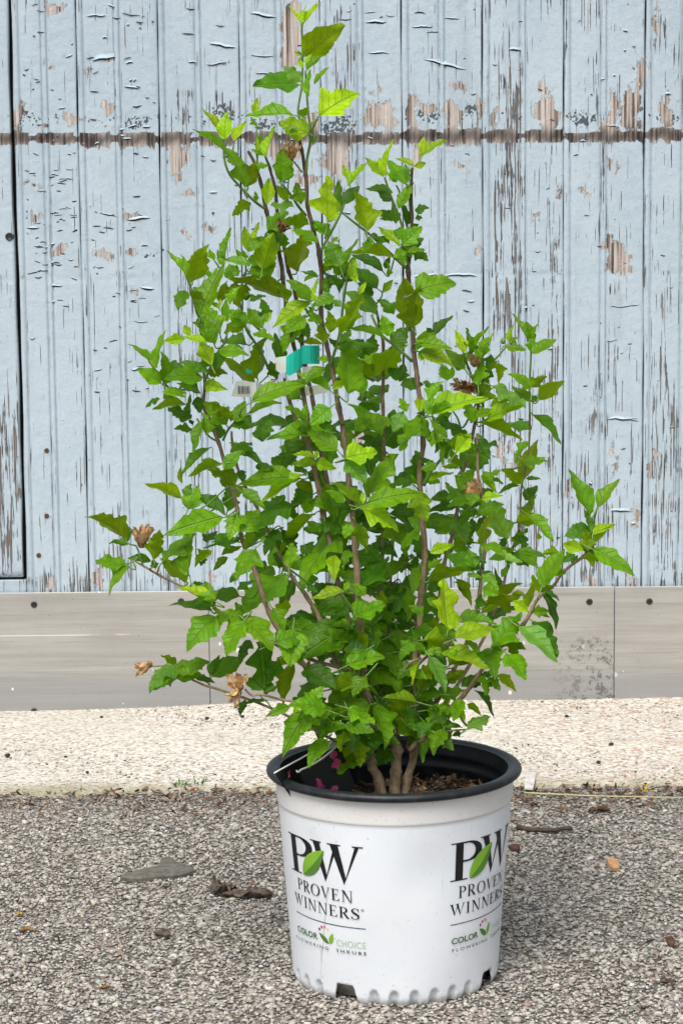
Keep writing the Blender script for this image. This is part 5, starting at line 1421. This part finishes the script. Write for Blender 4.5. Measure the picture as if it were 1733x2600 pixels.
# ---- dried flowers, seed heads and a bud
def mat_dry():
    t = NT('dried_petal'); p = t.world()
    n1 = t.noise(p, 160, 5, 0.7)
    c = t.ramp(n1, [(0.28, (0.28, 0.13, 0.045)), (0.44, (0.62, 0.36, 0.15)), (0.62, (0.82, 0.60, 0.36))])
    b = t.bsdf(c, 0.75, t.bump(n1, 0.8, 0.0015), spec=0.2)
    tr = t.n('BsdfTranslucent'); t.set(tr.inputs[0], c)
    mx = t.n('MixShader'); mx.inputs[0].default_value = 0.25
    t.t.links.new(b.outputs[0], mx.inputs[1]); t.t.links.new(tr.outputs[0], mx.inputs[2])
    return t.done(mx.outputs[0])
M_DRIED = mat_dry()
M_DRIED2 = simple_mat('dark_seed_head', (0.26, 0.145, 0.06), 0.8, 0.2, 0.5, 250)
def petal_mesh(seed, L, W, curl, open_, az, axis):
    rr = random.Random(seed)
    V = []; n_, m_ = 8, 6
    ax = Vector(axis).normalized()
    q = ax.to_track_quat('Z', 'Y').to_matrix()
    for i in range(n_):
        t_ = i/(n_-1)
        w = W*math.sin(math.pi*(0.12+0.80*t_))*rr.uniform(0.7, 1.15)
        rr0 = open_*t_**1.3*L*(1-curl*t_*t_)
        for j in range(m_):
            s_ = (j/(m_-1)-0.5)*2
            a = az+s_*w/max(0.004, rr0+0.003)*0.6
            rad = 0.0022+rr0+0.0016*rr.uniform(-1, 1)+0.0022*math.sin(s_*4+t_*7+seed)*t_
            V.append(tuple(q @ Vector((rad*math.cos(a), rad*math.sin(a), L*t_*(1-0.25*open_)+0.0015*rr.uniform(-1, 1)))))
    return V, [tuple(f) for f in grid_faces(n_, m_)]
def dried(px, py, y, axis, size, np_, open_, mat, seed):
    P = at_y(px, py, y)
    s_ = size*np.linalg.norm(P-CAM)/F
    v, f = lathe([(0.0008, -0.16*s_), (0.16*s_, -0.1*s_), (0.24*s_, 0.08*s_), (0.2*s_, 0.25*s_), (0.05*s_, 0.34*s_)], 10)
    q = Vector(axis).normalized().to_track_quat('Z', 'Y').to_matrix()
    base = Vector(P)-q @ Vector((0, 0, 0.45*s_))
    mb = MB(); mb.add([q @ Vector(p_)+base for p_ in v], f)
    d = mb.build('dried_flower', M_DRIED2, smooth=True); wparent(d, shrub)
    for k in range(np_):
        v, f = petal_mesh(seed*10+k, 1.05*s_*random.uniform(0.8, 1.15), 0.5*s_, random.uniform(0.1, 0.6), open_*random.uniform(0.6, 1.3), 6.283*k/np_+seed, axis)
        mb = MB(); mb.add([Vector(p_)+base for p_ in v], f)
        pt = mb.build('petal', mat, smooth=True); pt.parent = d
dried(737, 388, -0.03, (0.1, -0.35, 1), 46, 7, 0.42, M_DRIED, 1)
dried(718, 575, 0.0, (0.25, -0.5, 0.7), 30, 6, 0.6, M_DRIED2, 2)
dried(1205, 916, 0.03, (0.1, -0.6, 0.8), 32, 6, 0.5, M_DRIED, 3)
dried(1186, 985, 0.03, (0.1, -0.9, -0.4), 34, 7, 0.8, M_DRIED2, 4)
dried(1158, 972, 0.035, (-0.7, -0.3, 0.4), 22, 5, 0.5, M_DRIED, 5)
dried(1205, 1245, -0.015, (-0.5, -0.6, 0.8), 46, 6, 0.65, M_DRIED, 6)
dried(362, 1362, -0.088, (0.15, -0.4, 1), 54, 7, 0.62, M_DRIED, 7)
dried(366, 1693, -0.092, (-0.9, -0.4, -0.3), 38, 5, 0.4, M_DRIED, 8)
dried(603, 1735, -0.098, (-0.35, -0.7, 0.7), 44, 6, 0.75, M_DRIED, 9)
dried(598, 1768, -0.099, (-0.5, -0.6, -0.5), 36, 5, 0.6, M_DRIED, 10)
P = at_y(1276, 866, 0.05)
v, f = lathe([(0.0006, -0.0036), (0.0026, -0.002), (0.0031, 0.0005), (0.0022, 0.003), (0.0005, 0.0042)], 10)
mb = MB(); mb.add([(a+P[0], b+P[1], c+P[2]) for a, b, c in v], f)
o = mb.build('flower_bud', M_GREEN, smooth=True); wparent(o, shrub)
P = at_y(568, 900, -0.05)
# ================================================================== TAGS
M_WHITE = simple_mat('white_card', (0.74, 0.74, 0.72), 0.5, 0.3, 0.05)
M_TEAL = simple_mat('teal_plastic', (0.015, 0.50, 0.40), 0.4, 0.4, 0.06)
tagroot = empty('wrap_tag', tuple(at_y(740, 1005, 0.05)))
tag(tagroot, 'white and teal wrap-around plastic tag looped on the upper stems', 'plant tag')
def sheet(name, pts_top, pts_bot, mat, parent, thick=0.0006):
    """ruled strip between two world polylines, given a thickness"""
    n_ = len(pts_top)
    V = [tuple(p) for p in pts_top]+[tuple(p) for p in pts_bot]
    V += [(p[0], p[1]+thick, p[2]) for p in V]
    Fc = []
    for i in range(n_-1):
        Fc.append((i, n_+i, n_+i+1, i+1)); Fc.append((2*n_+i, 2*n_+i+1, 3*n_+i+1, 3*n_+i))
        Fc.append((i, i+1, 2*n_+i+1, 2*n_+i)); Fc.append((n_+i, 3*n_+i, 3*n_+i+1, n_+i+1))
    Fc.append((0, 2*n_, 3*n_, n_)); Fc.append((n_-1, 2*n_-1, 4*n_-1, 3*n_-1))
    o = link(name, mesh_np(name, V, Fc, mat, False))
    if parent is not None: wparent(o, parent)
    return o
# loop of the band: an open oval running round the stems
def band(name, prof, mat):
    """prof: (px, ytop, ybot, depth)"""
    sheet(name, [at_y(a, b, d) for a, b, c, d in prof], [at_y(a, c, d) for a, b, c, d in prof], mat, tagroot)
arc = []
for k in range(9):
    a = math.pi*k/8
    arc.append((788-23*math.cos(a), 877, 924, 0.008-0.016*math.sin(a)))
band('teal_band', arc, M_TEAL)
band('teal_band', [(726, 906, 949, 0.0060), (734, 900, 955, 0.0040), (746, 893, 948, 0.0050), (758, 886, 940, 0.0080), (768, 882, 932, 0.0120)], M_TEAL)
band('teal_band', [(625, 936, 946, -0.0120), (632, 938, 948, -0.0100), (640, 942, 950, -0.0060)], M_TEAL)
band('white_panel', [(700, 908, 940, 0.0100), (712, 906, 948, 0.0100), (728, 904, 944, 0.0100)], M_WHITE)
band('white_panel', [(768, 932, 962, 0.0200), (790, 930, 960, 0.0180), (812, 930, 958, 0.0200)], M_WHITE)
for p_ in ([(588, 1004, 1006, -0.0040), (600, 968, 1007, -0.0040), (620, 966, 1008, -0.0030), (650, 972, 1008, 0.0000)],
           [(650, 972, 1008, 0.0004), (690, 982, 1006, 0.03), (735, 986, 1008, 0.052), (790, 980, 1004, 0.058), (832, 974, 996, 0.062)]):
    sheet('white_panel', [at_y(a, b, d) for a, b, c, d in p_], [at_y(a, c, d) for a, b, c, d in p_], M_WHITE, tagroot)
mb = MB()
for i, wdt in enumerate((1.6, 0.8, 0.8, 1.7, 0.8, 1.2, 0.8, 1.6, 0.9)):
    P = at_y(606+i*3.4, 990, -0.0048); q = wdt*1.3/2270
    mb.box((P[0], P[1], P[2]), (q, 0.0002, 0.0085))
o = mb.build('barcode', M_INK); wparent(o, tagroot)
mb = MB()
for i, (wd, hh) in enumerate(((14, 2.0), (11, 1.4), (13, 1.4), (9, 1.2))):
    P = at_y(694, 964+i*5.2, 0.0048)
    mb.box((P[0], P[1], P[2]), (wd/2270, 0.0002, hh/2270))
band('white_panel', [(682, 952, 984, 0.0055), (694, 956, 984, 0.0055), (704, 968, 982, 0.0055)], M_WHITE)
o = mb.build('small_print', M_INK); wparent(o, tagroot)

# ---- picture tag pushed into the pot
def mat_picture():
    t = NT('flower_picture_print'); p = t.world()
    v = t.n('TexVoronoi', Scale=58.0, Vector=t.n('VectorMath', dict(operation='ADD'), i0=p, i1=t.n('VectorMath', dict(operation='SCALE'), i0=t.n('TexNoise', Scale=140.0, Vector=p).outputs[1], Scale=0.012).outputs[0]).outputs[0])
    cs = t.n('SeparateColor', Color=v.outputs['Color'])
    n1 = t.noise(p, 150, 4, 0.6)
    d = t.math('ADD', v.outputs['Distance'], t.math('MULTIPLY', n1, 0.25))
    fl = t.math('MULTIPLY', t.step(d, 0.50, 0.40), t.step(cs.outputs[0], 0.42, 0.45))
    pk = t.mix(cs.outputs[1], (0.30, 0.012, 0.14), (0.42, 0.05, 0.13))
    pk = t.mix(t.step(n1, 0.5, 0.8), pk, (0.55, 0.25, 0.30))
    c = t.mix(fl, (0.008, 0.010, 0.008), pk)
    return t.done(t.bsdf(c, 0.32, None, spec=0.45))
M_PIC = mat_picture()
pt = empty('picture_tag', (-0.06, -0.02, 0.19))
tag(pt, 'dark picture tag with magenta flowers and white edge inside the pot', 'plant tag')
front = [(692, 1966, -0.083), (705, 1968, -0.082), (738, 1963, -0.078), (772, 1951, -0.070), (800, 1937, -0.06), (825, 1920, -0.05), (845, 1903, -0.042), (860, 1888, -0.036)]
C = catmull([at_y(a, b, c) for a, b, c in front], 4)
def inside(x, y, z, r_=0.120):
    q = math.hypot(x, y); k = min(1, r_/q)
    return np.array([x*k, y*k, z])
C = np.array([inside(*p, r_=0.1265) for p in C])
low = [inside(p[0]+0.012+0.006*i/len(C), p[1]+0.004, max(0.176, p[2]-0.05), 0.112) for i, p in enumerate(C)]
sheet('front_panel', C, low, M_PIC, pt, 0.0008)
v, f = tube(C, np.full(len(C), 0.0011), 6); o = link('white_edge', mesh_np('white_edge', v, f, M_WHITE, True)); wparent(o, pt)
backp = [(696, 1963, -0.081), (730, 1944, -0.06), (765, 1925, -0.035), (792, 1909, -0.018), (815, 1895, -0.006)]
C = catmull([at_y(a, b, c) for a, b, c in backp], 4)
low = [inside(p[0]+0.006, p[1]+0.002, max(0.178, p[2]-0.05)) for p in C]
sheet('back_panel', C, low, M_PIC, pt, 0.0008)
v, f = tube(C, np.full(len(C), 0.001), 6); o = link('white_edge', mesh_np('white_edge', v, f, M_WHITE, True)); wparent(o, pt)
top = [at_y(838, 1880, -0.030), at_y(848, 1874, -0.033), at_y(858, 1876, -0.036)]
bot = [at_y(815, 1918, -0.044), at_y(828, 1908, -0.047), at_y(856, 1892, -0.0375)]
sheet('folded_corner', top, bot, simple_mat('grey_card', (0.42, 0.42, 0.40), 0.5), pt)

# ================================================================== LITTER
def ground_poly(name, pts, h, mat, label, cat, z=0.002, rough=0.0012, dome=0.0):
    P = [at_z(a, b, z) for a, b in pts]
    c = np.mean(P, axis=0)
    n_ = len(P); rr = random.Random(len(name)+n_)
    V = []
    for ringk, (s_, hh) in enumerate(((1.0, -0.002), (1.0, h*0.55), (0.93, h), (0.5, h+dome), (0.15, h+dome))):
        for p in P:
            q = c+(p-c)*s_
            V.append((q[0], q[1], z+hh+rr.uniform(-1, 1)*rough*(ringk > 1)))
    fc = [tuple(f) for f in grid_faces(5, n_, True)]; fc.append(tuple(4*n_+k for k in range(n_)))
    o = link(name, mesh_np(name, V, fc, mat, False))
    tag(o, label, cat); return o
M_SLATE = simple_mat('slate_grey', (0.125, 0.115, 0.095), 0.75, 0.3, 0.3, 120, 0.5)
ground_poly('flat_stone', [(306,2231),(330,2222),(362,2214),(396,2207),(408,2198),(414,2186),(428,2181),(446,2194),(470,2201),(492,2208),(494,2215),(470,2223),(440,2229),(400,2231),(360,2236),(325,2236)][::-1], 0.005, M_SLATE,
            'flat olive-grey shard lying on the asphalt left of the pot', 'stone', rough=0.0004)
def mat_deadleaf(nm, a, b):
    t = NT(nm); p = t.world(); n1 = t.noise(p, 120, 5, 0.7)
    return t.done(t.bsdf(t.mix(t.step(n1, 0.3, 0.7), a, b), 0.85, t.bump(n1, 0.9, 0.003), spec=0.15))
M_DL = mat_deadleaf('dead_leaf_brown', (0.045, 0.032, 0.024), (0.20, 0.155, 0.12))
M_DLT = mat_deadleaf('dead_leaf_tan', (0.20, 0.115, 0.05), (0.36, 0.23, 0.11))
M_CHIPO = mat_deadleaf('orange_chip', (0.50, 0.26, 0.12), (0.62, 0.38, 0.21))
M_CHIPB = mat_deadleaf('brown_chip', (0.07, 0.035, 0.025), (0.16, 0.085, 0.06))
M_YEL = mat_deadleaf('yellow_petal', (0.45, 0.30, 0.03), (0.55, 0.42, 0.07))
def crumple(name, px, py, L, W, H, rot, mat, label, cat, seed):
    P = at_z(px, py, 0.0)
    rr = random.Random(seed); n_, m_ = 15, 9
    V = []
    for i in range(n_):
        t_ = i/(n_-1); w = W*math.sin(math.pi*(0.06+0.88*t_))**0.7
        for j in range(m_):
            s_ = (j/(m_-1)-0.5)*2
            z = H*(0.25+0.75*abs(s_)**1.5)*math.sin(math.pi*(0.1+0.8*t_))*(0.6+0.4*math.sin(t_*8+s_*3+seed))+H*0.18*rr.uniform(-1, 1)
            x = (t_-0.5)*L; y = s_*w*0.5*(1-0.25*abs(s_))+0.004*math.sin(t_*9+seed)
            V.append((x*math.cos(rot)-y*math.sin(rot)+P[0], x*math.sin(rot)+y*math.cos(rot)+P[1], max(0.0015, z+0.002)))
    o = link(name, mesh_np(name, V, grid_faces(n_, m_), mat, True)); tag(o, label, cat)
    md = o.modifiers.new('thick', 'SOLIDIFY'); md.thickness = 0.0006
    return o
crumple('dead_leaf', 566, 2268, 0.030, 0.050, 0.022, 0.5, M_DL, 'crumpled grey-brown dead leaf upright at the left of the pot', 'dead leaf', 3)
crumple('dead_leaf', 628, 2279, 0.062, 0.035, 0.012, -0.12, M_DL, 'dark curled dead leaf lying between the upright leaf and the pot', 'dead leaf', 5)
crumple('dead_leaf', 411, 2379, 0.024, 0.018, 0.007, -0.5, M_DL, 'small dark curled leaf below the flat stone', 'dead leaf', 8)
crumple('dead_leaf', 71, 2366, 0.024, 0.012, 0.004, 0.1, M_DLT, 'tan dry leaf scrap near the left picture edge', 'dead leaf', 9)
crumple('fallen_petal', 51, 2327, 0.008, 0.010, 0.006, 0.3, M_YEL, 'tiny yellow petal near the left picture edge', 'petal', 10)
crumple('dead_leaf', 1353, 2048, 0.011, 0.014, 0.006, 0.8, M_CHIPB, 'small reddish-brown leaf by the slab just right of the pot', 'dead leaf', 11)
crumple('dead_leaf', 1520, 2062, 0.030, 0.018, 0.008, -0.2, M_CHIPB, 'red-brown leaf scrap right of the pot near the slab edge', 'dead leaf', 12)
crumple('dead_leaf', 265, 2512, 0.012, 0.009, 0.004, 0.9, M_DLT, 'tan leaf flake on the asphalt at lower left', 'dead leaf', 14)
crumple('dead_leaf', 1693, 2498, 0.016, 0.010, 0.005, 0.4, M_CHIPB, 'small brown leaf flake at the lower right', 'dead leaf', 15)
ground_poly('wood_chip', [(1538,2186),(1556,2184),(1571,2193),(1571,2207),(1555,2208),(1543,2200)][::-1], 0.004, M_CHIPO, 'orange-tan wood chip on the asphalt at the right', 'wood chip')
ground_poly('bark_piece', [(1688,2385),(1704,2382),(1711,2392),(1709,2405),(1696,2402)][::-1], 0.004, M_CHIPB, 'dark brown bark piece near the right picture edge', 'bark')
ground_poly('bark_piece', [(1289,2152),(1306,2148),(1318,2152),(1314,2161),(1300,2160)][::-1], 0.004, M_CHIPB, 'small dark bark piece close to the right side of the pot', 'bark')
ground_poly('paper_scrap', [(1334,1964),(1354,1960),(1361,1965),(1352,2003),(1330,2001)][::-1], 0.0015, simple_mat('grey_paper', (0.58, 0.55, 0.50), 0.8), 'pale rectangular paper scrap on the slab right of the pot', 'paper', z=0.009)
# twig
def ground_tube(name, pts, rad, mat, label, cat, z=0.004):
    C = catmull([at_z(a, b, z) for a, b in pts], 5)
    v, f = tube(C, np.linspace(rad, rad*0.55, len(C)), 7)
    o = link(name, mesh_np(name, v, f, mat, True)); tag(o, label, cat); return o
ground_tube('twig', [(1313,2100),(1345,2106),(1375,2107),(1405,2107),(1430,2103),(1452,2104)], 0.0042, mat_deadleaf('twig_bark', (0.05, 0.038, 0.03), (0.13, 0.10, 0.08)), 'short dark twig on the asphalt right of the pot', 'twig')
ground_tube('straw', [(1330,2013),(1400,2016),(1480,2020),(1560,2022),(1650,2024),(1760,2025)], 0.0013, simple_mat('straw_yellow', (0.52, 0.47, 0.22), 0.6), 'long pale yellow straw along the slab edge at the right', 'straw', z=0.010)
ground_tube('grass_stem', [(1300,2012),(1315,2022),(1340,2026),(1375,2023)], 0.0008, M_DL, 'thin dark grass stem touching the pot at the right', 'grass stem', z=0.006)
# dark pebbles on the slab
M_PEB = simple_mat('dark_pebble', (0.035, 0.034, 0.035), 0.7, 0.3, 0.4, 300)
where = ['far left, beside the kick plate', None]
PEB = [(20,1920,9,'largest dark pebble on the slab at the left picture edge'),(222,1962,6,'dark pebble on the slab, lower left'),(258,1822,6,'dark pebble by the kick plate at the left'),(525,1826,7,'dark pebble against the kick plate left of the shrub'),
       (615,1821,7,'dark pebble under the low dried flower'),(1437,1820,6,'dark pebble on the slab below the plate joint'),(1550,1892,8,'biggest dark pebble on the slab at the right'),(1518,1937,8,'dark pebble on the slab near the red stones'),(1340,1892,4,'tiny dark pebble on the slab beside the pot')]
for i, (a, b, s_, lab) in enumerate(PEB):
    P = at_z(a, b, 0.009); rr = random.Random(i)
    q = s_*np.linalg.norm(P-CAM)/F*0.9
    V = [(P[0]+v[0]*q*rr.uniform(0.8, 1.2), P[1]+v[1]*q*rr.uniform(0.7, 1.1), P[2]+0.3*q+v[2]*q*rr.uniform(0.6, 0.9)) for v in ICO_V]
    o = link('pebble', mesh_np('pebble', V, ICO_F, M_PEB)); tag(o, lab, 'pebble', 'dark pebbles on the slab')
# weeds at the slab edge
M_WEED = simple_mat('weed_green', (0.12, 0.20, 0.05), 0.6, 0.3, 0.3, 200)
for (a, b, n_, lab, col) in ((460, 1996, 16, 'tiny green weed in the joint left of the pot', M_WEED), (506, 1990, 9, 'smaller green weed just right of the tiny weed', M_WEED), (1642, 2010, 8, 'small yellow weed beside the straw at the right', M_YEL)):
    P = at_z(a, b, 0.004); rr = random.Random(a)
    e = empty('weed', tuple(P)); tag(e, lab, 'weed')
    for i in range(n_):
        a_ = rr.uniform(0, 6.28); L = rr.uniform(0.006, 0.016); w = L*0.3; el = rr.uniform(0.2, 1.2)
        d = Vector((math.cos(a_)*math.cos(el), math.sin(a_)*math.cos(el), math.sin(el))); s_ = Vector((-math.sin(a_), math.cos(a_), 0))
        b0 = Vector(P)+Vector((rr.uniform(-0.01, 0.01), rr.uniform(-0.006, 0.006), 0))
        V = [b0, b0+d*L*0.5+s_*w*0.5, b0+d*L, b0+d*L*0.5-s_*w*0.5, b0+d*L*0.5+Vector((0, 0, w*0.3))]
        o = link('leaf', mesh_np('leaf', V, [(0, 1, 4), (1, 2, 4), (2, 3, 4), (3, 0, 4)], col)); wparent(o, e)
# bark crumbs and needles swept against the slab
rr = random.Random(31); items = []
for i in range(900):
    x = rr.uniform(-0.72, 0.66); y = APRON_Y+0.02-abs(rr.gauss(0, 0.07))
    items.append((x, y, 0.004, rr.uniform(0.005, 0.018), rr.uniform(0.0015, 0.005), rr.choice(BK+[(0.33, 0.27, 0.2)])))
for i in range(260):
    y = rr.uniform(-0.3, 0.72); x = rr.uniform(-0.6, 0.5)
    if math.hypot(x, y) < 0.14: continue
    items.append((x, y, 0.0035, rr.uniform(0.004, 0.013), rr.uniform(0.0015, 0.004), rr.choice(BK+[(0.35, 0.28, 0.2)])))
deb = slivers('bark_crumbs', items, 8)
tag(deb, 'brown bark crumbs and needles swept against the slab edge', 'debris', kind='stuff')
